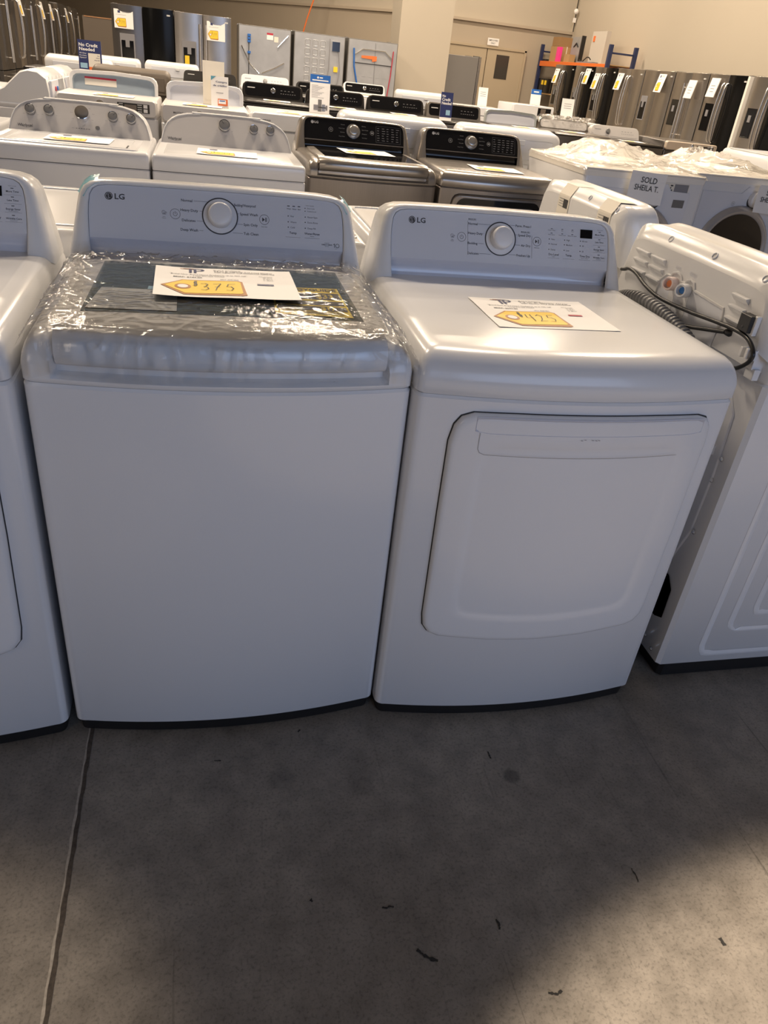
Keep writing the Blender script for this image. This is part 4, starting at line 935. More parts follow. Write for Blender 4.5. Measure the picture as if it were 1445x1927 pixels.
front_loader((3.068, 2.880, 0), R_(3), 'foam capped front loader at the right edge, its dark round door window showing', seed=9)
def sold_note(loc, rz, label):
    mb = MB(); F = lambda u, v, e=0: (u, -.001-e-.012*(max(0, .3-v)*1.2)**2, v)
    n = 8; vs = []
    for i in range(9):
        for j in range(9): u = -.105+.21*i/8; v = -.075+.15*j/8; vs.append((u, -.009-.016*max(0, (8-j)/8)**2, v))
    fs = [(i*9+j, (i+1)*9+j, (i+1)*9+j+1, i*9+j+1) for i in range(8) for j in range(8)]
    mb.add(vs, fs, PAPER); mb.add([(x, y+.0005, z) for x, y, z in vs], [f[::-1] for f in fs], PAPER)
    G = lambda u, v: (u, -.0110-.016*max(0, .5-v/.15)**2, v)
    put_text(mb, 'SOLD', G, .005, .024, .028, INK, width=.095, align='c'); put_text(mb, 'SHEILA T.', G, 0, -.014, .027, INK, width=.145, align='c')
    o = mb.build('sold_note', None, smooth=False); o.location = loc; o.rotation_euler = (0, R_(-3)*-1, rz); return tag(o, label, 'paper note', 'handwritten sold notes')
sold_note((2.590, 2.600, .955), R_(0), 'whole SOLD SHEILA T. note taped to the left foam capped loader')
sold_note((3.575, 2.868, .918), R_(3), 'half seen SHEILA T. note cut by the right edge')

# ------------------------------------------------------------------ far rows of washers and dryers
def rear_console(t, wd, frame, face, z0, h, dep=.12, dp=.68, knobx=.5, style='black', rake=.05, r=.05):
    """console box at the back: rounded upper corners, raked face"""
    y0 = dp-dep; P = plane_fn(y0, z0, y0+rake, z0+h)
    L = math.hypot(rake, h)
    o = [(0.012, 0)]+[(x, v) for x, v in reversed([(.02+r-r*math.cos(R_(a)), L-r+r*math.sin(R_(a))) for a in (90, 60, 30, 0)])]
    o += [(wd-x, v) for x, v in reversed(o)]
    cx = wd/2
    mb = MB(); rings = [[P(cx+(x-cx)*.985, v-.004*(v > .01), 0) for x, v in o], [P(x, v, .008) for x, v in o]]
    rings.append([(x, dp, z-.01*(z > z0+.02)) for x, y, z in rings[-1]])
    mb.loft(rings, frame, True, True, True); mb.build('console_housing', t, angle=50)
    mb = MB(); f_ = rrect(.045, h*.18, wd-.045, L-.016, min(.03, h*.3)); mb.loft([[P(x, v, .002) for x, v in f_], [P(x, v, -.002) for x, v in f_]], face); mb.build('control_panel', t, smooth=False)
    Q = lambda u, v: P(u, v, -.0026); mb = MB(); ink = WINK if face in (BLKG, BLKEN) else GREYINK
    rect(mb, Q, .07, L*.62, .15, L*.67, ink)
    for i in range(7): rect(mb, Q, wd*.62+i*.025, L*.42, wd*.62+i*.025+.013, L*.45, DIMINK if face in (BLKG, BLKEN) else GREYINK)
    for i in range(4): rect(mb, Q, wd*.62+i*.04, L*.60, wd*.62+i*.04+.02, L*.63, DIMINK if face in (BLKG, BLKEN) else GREYINK)
    mb.build('panel_print', t, smooth=False)
    if knobx: knob(t, wd*knobx, L*.55, .028, CHROME if face in (BLKG, BLKEN) else KNOBG, P, h=.02, base=0)
    return P
def top_machine(loc, rz, label, body, top_m, face, frame=None, kind='washer', wd=W, top=.96, ch=.14, deckz=.90, front_ctrl=False, knobx=.5, glass=None, r=.05):
    nm, ct = {'washer': ('washing_machine', 'washing machine'), 'dryer': ('clothes_dryer', 'clothes dryer')}[kind]
    t = empty(nm, loc, rz, label, ct)
    cabinet(t, wd, .70, deckz-.03, body, .012, .02); deck(t, wd, .70, deckz-.028, deckz, top_m, .012)
    rear_console(t, wd, frame or top_m, face, deckz-.01, ch, dp=.70, knobx=knobx, r=r)
    if glass:
        mb = MB(); mb.loft([lift(rrect(.06, .04, wd-.06, .50, .03), deckz), lift(rrect(.062, .042, wd-.062, .498, .03), deckz+.012)], glass); mb.build('lid', t)
    if front_ctrl:
        mb = MB(); o = rrect(.03, deckz-.120, wd-.03, deckz-.035, .02); mb.loft([[(x, bowed(x, .012, wd)+.002, z) for x, z in o], [(x, bowed(x, .012, wd)-.006, z) for x, z in o]], BLKG); mb.build('front_panel', t, smooth=False)
        mb = MB(); fn = lambda u, v: (u, bowed(u, .012, wd)-.0068, v)
        rect(mb, fn, .06, deckz-.075, .12, deckz-.060, LBLUE); rect(mb, fn, .29, deckz-.075, .34, deckz-.068, WINK)
        for k in (.55, .59): disc(mb, fn, k, deckz-.085, .010, PAPER, 14)
        mb.build('front_print', t, smooth=False)
    return t
def front_ctrl_machine(loc, label, face, wd=W, top=.975, lid_open=True, logo='', disp=True, lidm=PLAST, kind='washer', rz=0, knobx=.43, body=ENAMEL, lidh=.140):
    nm, ct = {'washer': ('washing_machine', 'washing machine'), 'dryer': ('clothes_dryer', 'clothes dryer')}[kind]
    t = empty(nm, loc, rz, label, ct)
    cabinet(t, wd, .70, .86, body, .01, .02)
    mb = MB(); mb.loft([lift(rrect(.0, .03, wd, .70, .02), .858), lift(rrect(.0, .03, wd, .70, .02), top-.012), lift(rrect(.008, .038, wd-.008, .692, .02), top)], SILVP if body is ENAMEL and lid_open else body); mb.build('top_cover', t)
    mb = MB(); o = rrect(.008, .868, wd-.008, top+.004, .025); mb.loft([[(x, .035, z) for x, z in o], [(x, -.004, z) for x, z in o], [(x, -.012, z) for x, z in rrect(.014, .874, wd-.014, top-.002, .022)]], face); mb.build('control_panel', t)
    fn = lambda u, v: (u, -.0126, v); mb = MB()
    if logo: put_text(mb, logo, fn, .12, .925, .012, INK, bold=True, align='c')
    if disp:
        rect(mb, fn, wd*.60, .895, wd*.92, top-.022, BLKG); f2 = lambda u, v: (u, -.0132, v)
        rect(mb, f2, wd*.67, .905, wd*.79, top-.032, mat('display glass', (.16, .13, .11), .2))
        for j in range(4):
            rect(mb, f2, wd*.615, .900+j*.014, wd*.655, .906+j*.014, WINK); rect(mb, f2, wd*.80, .900+j*.014, wd*.845, .906+j*.014, WINK)
        for j in range(2): rect(mb, f2, wd*.86, .900+j*.028, wd*.90, .922+j*.028, PAPER)
    mb.build('panel_print', t, smooth=False)
    if knobx: MB().lathe([(.030, 0), (.030, .006), (.024, .010), (.023, .030), (.018, .033)], fn(wd*knobx, .925), (0, -1, 0), CHROME, 32).build('cycle_knob', t)
    if lid_open:
        # lid standing up on its rear hinge: curved shell with coloured liner
        o = [(.02, 0)]+[(.02+.06-.06*math.cos(R_(a)), lidh-.05+.05*math.sin(R_(a))) for a in (0, 30, 60, 90)]; o += [(wd/2, lidh+.010)]+[(wd-x, v) for x, v in reversed(o)]
        ys, zs = .56, top-.01; cx = wd/2
        T = lambda x, v, d: (x, ys+v*.18+d, zs+v)
        mb = MB(); mb.loft([[T(cx+(x-cx)*.93, v*.84, 0) for x, v in o], [T(cx+(x-cx)*.985, v*.99, -.012) for x, v in o], [T(x, v, 0) for x, v in o], [T(x, v, .03) for x, v in o], [T(cx+(x-cx)*.9, v*.9, .05) for x, v in o]], lidm, True, False, True); ld = mb.build('lid', t)
        mb = MB(); mb.loft([[T(cx+(x-cx)*.93, v*.84, .002) for x, v in o], [T(cx+(x-cx)*.90, v*.80, .018) for x, v in o]], LIDBL if lidm is PLAST else RECESS, True, False, True); mb.build('lid_liner', ld)
        if lidm is PLAST:
            mb = MB(); q = lambda u, v: T(u, v, .0165-.0)
            rect(mb, q, .13, .045, .36, .092, STICK); rect(mb, lambda u, v: T(u, v, .0155), .13, .088, .36, .100, REDP)
            mb.build('warning_sticker', ld, smooth=False)
    return t
# side-on machines at the left, their consoles' backs toward us
def side_machine(loc, rz, label):
    t = empty('washing_machine', loc, rz, label, 'washing machine')
    cabinet(t, W, .70, .86, ENAMEL, .02, .02); deck(t, W, .70, .86, .93, PLAST, .02)
    prof = [(.28, .925), (.36, .945), (.44, .985), (.50, 1.04), (.55, 1.085), (.60, 1.10), (.66, 1.095), (.71, 1.06), (.72, .98), (.72, .90), (.28, .90)]
    mb = MB(); mb.loft([[(x, y, z-dz) for y, z in prof] for x, dz in ((.0, .01), (.012, 0), (W-.012, 0), (W, .01))], PLAST); mb.build('console_housing', t, angle=50)
    for x in (.12, .25, .43, .57): MB().lathe([(.010, 0), (.010, .001)], (x, .715, 1.055), (0, 1, .5), RECESS, 12).build('screw_recess', t)
    mb = MB(); mb.box(.33, .718, .90, .62, .735, 1.04, RECESS); mb.box(.08, .718, .92, .28, .732, 1.04, GALV); mb.build('back_plate', t, bevel=.004)
    for x, m in ((.40, BLUE), (.48, REDP)): MB().lathe([(.016, 0), (.016, .012)], (x, .730, .985), (0, 1, 0), m, 16).lathe([(.01, 0), (.01, .05)], (x, .738, .975), (0, 0, -1), CHROME, 12).build('inlet_valve', t)
    return t
sm = side_machine((-1.455, 5.62, 0), R_(-90), 'white washer turned sideways at far left, nearer of the two swooping consoles')
place(sm, (-1.455, 6.33, 0), R_(-90), 'white washer turned sideways at far left, farther of the two swooping consoles')
sheet((-1.30, 5.35, .932), R_(-90), 'price sheet on the farther sideways washer')
tl = whirlpool((-1.36, 2.80, 0), 'white washer at left edge in plastic, beside the five knob washer', [(.12, .08, .018, 0)], 'washer')
for c in list(tl.children):
    if c.name.startswith(('console_housing', 'control_panel', 'console_trim', 'panel_print', 'control_knob', 'start_button', 'chrome', 'knob_bezel')):
        for d in list(c.children): bpy.data.objects.remove(d)
        bpy.data.objects.remove(c)
sheet((-.93, 3.02, .940), .1, 'price sheet on the washer beside the left frame edge')
# Maytag style pair with open lids, Amana
front_ctrl_machine((-.705, 5.00, 0), 'washer with open blue grey lid and red warning sticker, knob and display on front', SILVP, logo='MAYTAG')
front_ctrl_machine((.010, 4.86, 0), 'washer with open white lid, tall pale sign standing on it', SILVP, wd=.62, logo='MAYTAG', lidm=PANELW, disp=False)
am = front_ctrl_machine((.640, 4.98, 0), 'white machine with small dark control strip, between open lid washers and graphite washer', ENAMEL, logo='AMANA', lid_open=False, disp=True, kind='dryer', knobx=0)
sheet((-.33, 5.18, .980), .0, 'price sheet below the open blue grey lid', 0); sheet((.30, 5.05, .980), -.05, 'price sheet below the open white lid'); sheet((1.00, 5.27, .976), -.1, 'price sheet on the dark strip machine')
# black row
bm = top_machine((.70, 7.40, 0), 0, 'black washer leftmost in the black row, light blue mark on its front', BLKEN, BLKEN, BLKG, deckz=.93, ch=.155, front_ctrl=True)
place(bm, (1.39, 7.40, 0), 0, 'black washer second in the black row, behind the blue topped sign')
place(bm, (2.08, 7.40, 0), 0, 'black washer third in the black row, right of the blue topped sign')
bl = top_machine((2.77, 7.40, 0), 0, 'black machine with steel rimmed console, dark blue sign before it', DSTEEL, BLKEN, BLKG, frame=GRAPHP, deckz=.92, ch=.16, knobx=0, r=.03)
for (x, y, l) in ((1.06, 7.66, 'price sheet on the leftmost black washer'), (1.76, 7.66, 'price sheet on the second black washer'), (2.44, 7.66, 'price sheet on the third black washer')): sheet((x, y, .932), -.05, l)
ct = front_ctrl_machine((3.46, 7.40, 0), 'steel machine with its curved grey lid raised', DSTEEL, top=.93, lid_open=True, lidm=mat('frosted grey lid', (.40, .43, .43), .25), disp=False, knobx=0, body=DSTEEL)
sheet((3.85, 7.60, .932), -.1, 'price sheet on the raised grey lid machine')
c1 = top_machine((4.15, 7.40, 0), 0, 'dark steel washer under crumpled film, wrapped console', DSTEEL, DSTEEL, SILVP, frame=CHROME, deckz=.93, ch=.115, knobx=0)
mb = MB(); nx, ny = 30, 20; vs = []
for i in range(nx+1):
    for j in range(ny+1):
        x = .01+.664*i/nx; y = .45+.27*j/ny; z = .94+.12*math.sin(math.pi*min(1, j/ny*1.1))**.7+.022*(1-abs(noise.noise(Vector((x*14, y*14, 3))))*2)
        vs.append((x, y, z))
mb.add(vs, [(i*(ny+1)+j, (i+1)*(ny+1)+j, (i+1)*(ny+1)+j+1, i*(ny+1)+j+1) for i in range(nx) for j in range(ny)], FILM2); mb.build('plastic_sheet', c1, angle=20)
c2 = top_machine((4.84, 7.40, 0), 0, 'dark washer with grey console and one round knob, beside the wrapped steel washer', DSTEEL, BLKEN, SILVP, frame=SILVP, deckz=.90, ch=.135, knobx=.35, r=.06)
c3 = front_ctrl_machine((5.53, 7.40, 0), 'cream machine with chrome knob and dark display, before the fridge row', mat('champagne panel', (.50, .42, .34), .35), top=.955, lid_open=False, disp=True, knobx=.50, body=DSTEEL)
sheet((4.45, 7.62, .932), -.1, 'price sheet on the wrapped steel washer'); sheet((5.20, 7.60, .902), -.1, 'price sheet on the grey console washer')
# white machines facing away, behind the graphite pair
def away(loc, rz, label, h=1.12):
    t = empty('clothes_dryer', loc, rz, label, 'clothes dryer'); cabinet(t, W, .68, .86, ENAMEL, .02); deck(t, W, .68, .86, .93, PLAST, .02)
    P = plane_fn(.53, .93, .57, h); prof = rrect(.01, .0, .676, h-.93, .05)
    mb = MB(); mb.loft([[(x, .55, .925+v) for x, v in prof], [(x, .57, .930+v) for x, v in rrect(.004, 0, .682, h-.93, .05)], [(x, .68, .925+v) for x, v in rrect(.004, 0, .682, h-.94, .05)], [(x, .700, .925+v) for x, v in rrect(.02, 0, .666, h-.96, .04)]], PLAST); mb.build('console_housing', t, angle=60)
    mb = MB(); mb.box(.06, .698, .95, .60, .706, h-.06, RECESS); mb.box(.25, .704, h-.09, .30, .716, h-.06, PLAST); mb.build('back_plate', t, bevel=.004)
    return t
aw = away((2.50, 4.26, 0), math.pi, 'white machine seen from behind, directly behind the graphite dryer')
place(aw, (1.77, 4.30, 0), math.pi, 'white machine seen from behind, between the two graphite consoles')
place(f0, (.78, 4.05, 0), math.pi, 'white flat topped machine behind the three knob dryer')
# farther whites and one brown
place(aw, (-.62, 8.96, 0), math.pi, 'white machine back behind the No Credit Needed sign')
place(aw, (-.45, 10.6, 0), math.pi, 'white machine back with round port, right of the No Credit Needed sign')
place(aw, (.26, 10.9, 0), math.pi, 'white machine back in front of the silver french door fridge')
br = away((.02, 7.45, 0), math.pi, 'brown machine back with small white label', 1.12)
for c in br.children:
    if c.type == 'MESH' and c.name.startswith(('console', 'cabinet', 'top_')):
        for i in range(len(c.data.materials)): c.data.materials[i] = TAUPE if c.data.materials[i] in (PLAST, ENAMEL) else c.data.materials[i]
for c in list(br.children):
    if c.name.startswith('back_plate'):
        c.data.materials.clear(); c.data.materials.append(TAUPE); 
mb = MB(); mb.box(.26, .706, 1.02, .36, .708, 1.07, PAPER); mb.build('label_sticker', br)
fd = top_machine((.05, 9.20, 0), 0, 'dark washer with black console, behind the open white lid', DSTEEL, BLKEN, BLKEN, deckz=.95, ch=.13, knobx=0)
fw = top_machine((.79, 9.90, 0), 0, 'white washer with white console in front of the first fridge back', ENAMEL, PLAST, PANELW, deckz=.94, ch=.15)
place(bm, (1.50, 9.50, 0), 0, 'black machine peeking over the second black washer')
fs = top_machine((2.38, 11.0, 0), 0, 'white washer with black console in front of the third fridge back', ENAMEL, ENAMEL, BLKG, frame=PLAST, deckz=.96, ch=.15, kind='dryer')
sheet((2.74, 11.25, .962), 0, 'price sheet on the white washer with black console')
place(am, (4.10, 10.8, 0), 0, 'white machine under the small white sign before the double doors')
place(aw, (3.46, 10.3, 0), math.pi, 'white machine back in front of the cream column', 'clothes dryer')
fm = front_ctrl_machine((4.95, 11.0, 0), 'white framed machine with knob and dark window, before the orange rack', ENAMEL, lid_open=False, disp=True, knobx=.5, top=1.07)
place(am, (4.95, 9.30, 0), 0, 'white machine with dark strip, before the farthest right wall refrigerators')
front_ctrl_machine((-1.38, 7.50, 0), 'dark machine with bright steel top edge, under the No Credit Needed sign', BLKEN, top=1.010, lid_open=False, disp=False, knobx=0, body=DSTEEL)

# ------------------------------------------------------------------ small standing signs
def sign(loc, rz, w_, h_, label, draw, tilt=-.12, base=PAPER):
    t = empty('sign_holder', loc, rz, label, 'sign')
    mb = MB(); mb.box(-w_/2, 0, 0, w_/2, .004, h_, base); c = mb.build('sign_panel', t, smooth=False); c.rotation_euler = (tilt, 0, 0)
    mb = MB(); draw(mb, lambda u, v, e=0: (-w_/2+u*w_, -.0008-e, v*h_)); p = mb.build('sign_print', c, smooth=False)
    MB().box(-w_/2, -.03, 0, w_/2, .05, .003, GLASSC).build('sign_foot', t, smooth=False)
    return t
def d_nocredit(mb, F):
    rect(mb, F, 0, .08, 1, 1, NAVY); G = lambda u, v: F(u, v, .0006); H = lambda u, v: F(u, v, .0012)
    put_text(mb, 'No Credit', G, .05, .80, .10, PAPER, width=.80, bold=True); put_text(mb, 'Needed', G, .05, .67, .10, PAPER, width=.66, bold=True)
    for k, l in enumerate(('90 Day', 'Purchase', 'Option*')): put_text(mb, l, G, .05, .57-k*.07, .035, PAPER, width=.30)
    rect(mb, G, .06, .12, .36, .28, LBLUE); rect(mb, G, .42, .04, .93, .60, STICK); rect(mb, H, .42, .04, .93, .17, ORNG); rect(mb, H, .56, .06, .76, .15, PAPER)
    for k, l in enumerate(('Shop', 'without', 'using credit')): put_text(mb, l, H, .90, .52-k*.07, .035, NAVY, align='r')
def d_blue(mb, F):
    rect(mb, F, 0, .80, 1, 1, BLUE); G = lambda u, v: F(u, v, .0006)
    disc(mb, G, .38, .925, .05, PAPER, 16, .03); rect(mb, G, .46, .91, .62, .94, PAPER); rect(mb, G, .10, .84, .90, .87, PAPER)
    for k in range(10): rect(mb, G, .08, .72-k*.035, .40+.1*((k*7) % 4), .728-k*.035, GREYINK)
    for (a, b, c, d_, m) in ((.2, .08, .45, .22, GREYINK), (.42, .05, .60, .36, GREYSIDE), (.62, .06, .78, .24, KNOBG), (.80, .09, .90, .22, GREYINK), (.30, .14, .85, .17, INK)): rect(mb, G, a, b, c, d_, m)
def d_compra(mb, F):
    G = lambda u, v: F(u, v, .0006); mb.add([G(0, 1), G(0, .86), G(.30, 1)], [(0, 1, 2)], mat('teal corner', (.10, .33, .45), .5))
    put_text(mb, 'Compra', G, .92, .80, .055, NAVY, width=.65, bold=True, align='r'); put_text(mb, 'de crédito', G, .92, .68, .055, NAVY, width=.80, bold=True, align='r')
    rect(mb, G, .3, .46, .7, .48, GREYINK); rect(mb, G, .38, .06, .95, .28, ORNG); rect(mb, lambda u, v: F(u, v, .0012), .42, .12, .85, .25, PAPER); rect(mb, lambda u, v: F(u, v, .0016), .48, .20, .80, .23, BLUE)
def d_plain(mb, F):
    for k in range(3): rect(mb, F, .2, .55+k*.1, .8, .57+k*.1, GREYINK)
def d_bluecap(mb, F):
    rect(mb, F, 0, .68, 1, 1, BLUE); rect(mb, lambda u, v: F(u, v, .0006), .25, .80, .75, .88, PAPER)
sign((-.765, 7.60, 1.0145), .02, .215, .27, 'No Credit Needed navy sign standing on machines at left', d_nocredit)
sign((1.235, 5.60, .976), .0, .165, .275, 'white sign with blue top band before the second black washer', d_blue)
sign((.425, 5.10, .976), .02, .125, .200, 'Compra de crédito sign standing below the taller blank sign', d_compra)
MBs = sign((.385, 5.31, .976), .03, .16, .29, 'tall blank pale sign standing behind the Compra sign', lambda mb, F: rect(mb, F, .1, .1, .9, .9, STICK), base=STICK)
sign((2.86, 7.46, .922), 0, .135, .27, 'dark blue No Credit Needed sign before the steel rimmed console', lambda mb, F: (rect(mb, F, 0, .12, 1, 1, NAVY), put_text(mb, 'No', lambda u, v: F(u, v, .0006), .1, .83, .08, PAPER, width=.28, bold=True), put_text(mb, 'Credit', lambda u, v: F(u, v, .0006), .1, .70, .10, PAPER, width=.7, bold=True), put_text(mb, 'Needed', lambda u, v: F(u, v, .0006), .1, .57, .10, PAPER, width=.8, bold=True), rect(mb, lambda u, v: F(u, v, .0006), .5, .2, .85, .38, LBLUE)))
sign((4.48, 11.1, .976), 0, .15, .26, 'small white sign in front of the double doors', d_plain)
sign((5.40, 11.25, 1.071), 0, .17, .22, 'small sign with blue header left of the rack', d_bluecap)
sign((5.18, 9.50, .976), 0, .18, .26, 'small white sign right of the white framed machine', d_plain)

# ------------------------------------------------------------------ refrigerators
def fridge(loc, rz, label, wd=.91, h=1.77, dp=.80, lm=SSTEEL, rm=SSTEEL, side=GREYSIDE, handle='curved', disp=None, badge=True, body=True, proto=None):
    t = empty('refrigerator', loc, rz, label, 'refrigerator', None)
    mb = MB(); mb.box(.005, .085, .03, wd-.005, dp, h-.015, side); mb.build('cabinet', t, bevel=.006)
    MB().box(.03, .10, 0, wd-.03, dp-.02, .03, BLACKP).build('base_plinth', t)
    z0, g = .72, .004
    def door(x0, x1, za, zb, m, nm):
        n = 8; pts = [(x0, .078)]+[(x0+(x1-x0)*k/n, .012*(1-math.sin(math.pi*k/n))**1.5*1.6) for k in range(n+1)]+[(x1, .078)]
        mb = MB(); mb.loft([[(x, y, za) for x, y in pts], [(x, y, zb) for x, y in pts]], m); return mb.build(nm, t, bevel=.004)
    dl = door(.002, wd/2-g, z0, h, lm, 'door'); dr = door(wd/2+g, wd-.002, z0, h, rm, 'door'); fz = door(.002, wd-.002, .06, z0-.012, lm, 'freezer_drawer')
    for x, d in ((wd/2-.045, dl), (wd/2+.045, dr)):
        if handle == 'curved': MB().tube([(x, -.002, .86), (x, -.030, .88)]+[(x, -.038-.030*math.sin(math.pi*k/12), .90+.72*k/12) for k in range(13)]+[(x, -.030, 1.64), (x, -.002, 1.66)], .0125, HSTEEL, 12).build('handle', d)
        elif handle == 'bar':
            MB().tube([(x, -.055, .82), (x, -.055, 1.62)], .013, HSTEEL, 12).tube([(x, 0, .88), (x, -.055, .88)], .008, HSTEEL, 8).tube([(x, 0, 1.56), (x, -.055, 1.56)], .008, HSTEEL, 8).build('handle', d)
    if handle: MB().tube([(.10, -.05, z0-.08), (wd-.10, -.05, z0-.08)], .012, HSTEEL, 12).tube([(.12, .005, z0-.08), (.12, -.05, z0-.08)], .008, HSTEEL, 8).tube([(wd-.12, .005, z0-.08), (wd-.12, -.05, z0-.08)], .008, HSTEEL, 8).build('handle', fz)
    if disp:
        x0, x1, a, b = .11, .33, 1.00, 1.30
        mb = MB(); mb.box(x0, -.003, a, x1, .01, b+.08, disp); mb.box(x0+.02, -.006, a+.015, x1-.02, .008, b-.01, BLKG); mb.box(x0+.08, -.016, b-.10, x0+.14, .0, b-.01, GREYINK); mb.box(x0+.01, -.010, a, x1-.01, .0, a+.012, disp)
        mb.build('water_dispenser', dl, bevel=.002)
    if badge: MB().box(wd-.10, -.002, h-.085, wd-.05, .01, h-.065, WINK).build('badge', dr)
    for x in (.06, wd-.06): MB().box(x-.03, .05, h-.016, x+.03, .20, h+.008, GREYSIDE).build('hinge_cover', t)
    return t
FG = 'french door refrigerators along the right wall'  # dark right doors: a reflection painted as door colour
spec = [(16.86, 15.80, SSTEEL, BLKD, 'curved', GREYSIDE, 'refrigerator farthest in the right wall row, beside the orange rack'),
        (15.78, 14.86, SSTEEL, BLKD, 'curved', GREYSIDE, 'refrigerator second from the rack in the right wall row'),
        (14.83, 13.88, SSTEEL, BLKD, 'curved', GREYSIDE, 'refrigerator third from the rack, black right door'),
        (13.85, 12.83, SSTEEL, SSTEEL, 'curved', None, 'stainless refrigerator fourth from the rack, long bowed handle'),
        (12.81, 11.80, SSTEEL, SSTEEL, None, GREYINK, 'stainless refrigerator with steel dispenser recess and yellow tagged sheet, no bar handles'),
        (11.77, 10.80, SSTEEL, SSTEEL, 'bar', BLKG, 'stainless refrigerator with twin straight bar handles and black dispenser'),
        (10.77, 9.75, SSTEEL, BLKD, 'curved', BLKG, 'refrigerator with bowed handle, right door painted dark as a reflection, and white folded sheet'),
        (9.68, 8.68, SSTEEL, BLKD, 'curved', BLKG, 'nearest refrigerator of the right wall row, cut by the right edge')]
for y1, y0, lm, rm, hd, dp_, lab in spec:
    fridge((8.0, y1, 0), R_(-90), lab, y1-y0, 1.775, .80, lm, rm, GREYSIDE, hd, dp_)
st = MB().box(7.97, 9.69, 0, 8.5, 9.74, 1.77, FOAM).build('foam_strip', smooth=False); tag(st, 'pale foam strip between the two nearest right wall refrigerators', 'packing foam')
for y, z, l in ((16.62, 1.56, 'sheet hanging on the farthest right wall refrigerator'), (15.05, 1.60, 'sheet hanging on the second refrigerator from the rack'), (14.60, 1.53, 'sheet hanging on the third refrigerator from the rack'),
                (13.62, 1.56, 'sheet hanging on the fourth refrigerator from the rack'), (12.11, 1.59, 'sheet on the stainless refrigerator with steel dispenser recess')):
    o = sheet((7.955, y, z), R_(-90), l, R_(90-12)); o.scale = (.85, 1.30, 1)
def blank_sheet(loc, rz, label):
    mb = MB(); mb.box(-.11, -.13, 0, .11, .13, .012, PAPER); 
    for k in range(3): mb.box(-.06+.01*k, .02-.04*k, .0121, .05, .028-.04*k, .0125, GREYINK)
    o = mb.build('folded_sheet', None, smooth=False); o.location = loc; o.rotation_euler = (R_(80), 0, rz); return tag(o, label, 'paper sheet', 'folded white sheets')
blank_sheet((7.93, 11.08, 1.54), R_(-90), 'white folded sheet on the bar handled refrigerator'); blank_sheet((7.95, 10.50, 1.59), R_(-90), 'white folded sheet on the refrigerator beside the foam strip')
# left group
f1 = fridge((-1.05, 12.9, 0), 0, 'refrigerator with grey left door, dispenser, and black glass right door', .925, 1.755, .8, DSTEEL, BLKD, GREYSIDE, None, GREYINK)
f2 = fridge((-.118, 12.93, 0), 0, 'silver refrigerator with bright bar handles, right of the black glass and dark reflection door', .875, 1.755, .8, SSTEEL, SSTEEL, GREYSIDE, 'bar', GREYINK)
o = sheet((-.865, 12.892, 1.565), 0, 'sheet on the grey door with dispenser', R_(84)); o.scale = (1.0, 1.15, 1)
o = sheet((.52, 12.922, 1.55), 0, 'sheet on the silver bar handled refrigerator', R_(84)); o.scale = (1.0, 1.2, 1)
mb = MB(); mb.box(0, 0, 0, .07, .01, .12, YELLOW); q = mb.build('energy_tag', smooth=False); q.location = (.03, 12.90, 1.06); tag(q, 'small yellow tag on the silver refrigerator door', 'tag')
for k in range(9):
    y = 12.55+.965*k
    lab = ('dark refrigerator in the left wall row, nearest', 'left wall refrigerator, second from the nearest', 'left wall refrigerator, third from the nearest', 'left wall refrigerator, fourth from the nearest', 'middle refrigerator of the nine along the left', 'left wall refrigerator, fourth from the far end', 'left wall refrigerator, third from the far end', 'left wall refrigerator, last but one at the far end', 'left wall refrigerator at the far end')[k]
    fridge((-2.6, y, 0), R_(90), lab, .93, 1.775-.012*(k % 3), .8, DSTEEL, SSTEEL if k % 2 else DSTEEL, GREYSIDE, 'curved' if k % 2 else 'bar', None)
    if k in (1, 3, 4, 6): sheet((-2.49, y+.25, 1.58), R_(90), 'sheet hanging on the %s of the left wall refrigerators' % ({1: 'second', 3: 'fourth', 4: 'middle', 6: 'third last'}[k]), R_(80)).scale = (.85, 1.2, 1)
tp = MB(); tp.box(-2.13, 18.2, .0, -1.20, 18.95, 1.62, TAUPE); tp.box(-2.10, 18.19, 1.60, -1.23, 18.2, 1.62, COPPER); tp = tp.build('taupe_fridge_back', smooth=False); tag(tp, 'taupe refrigerator back, a plain block, behind the grey door refrigerator', 'box')  # plain block standing for a refrigerator's back
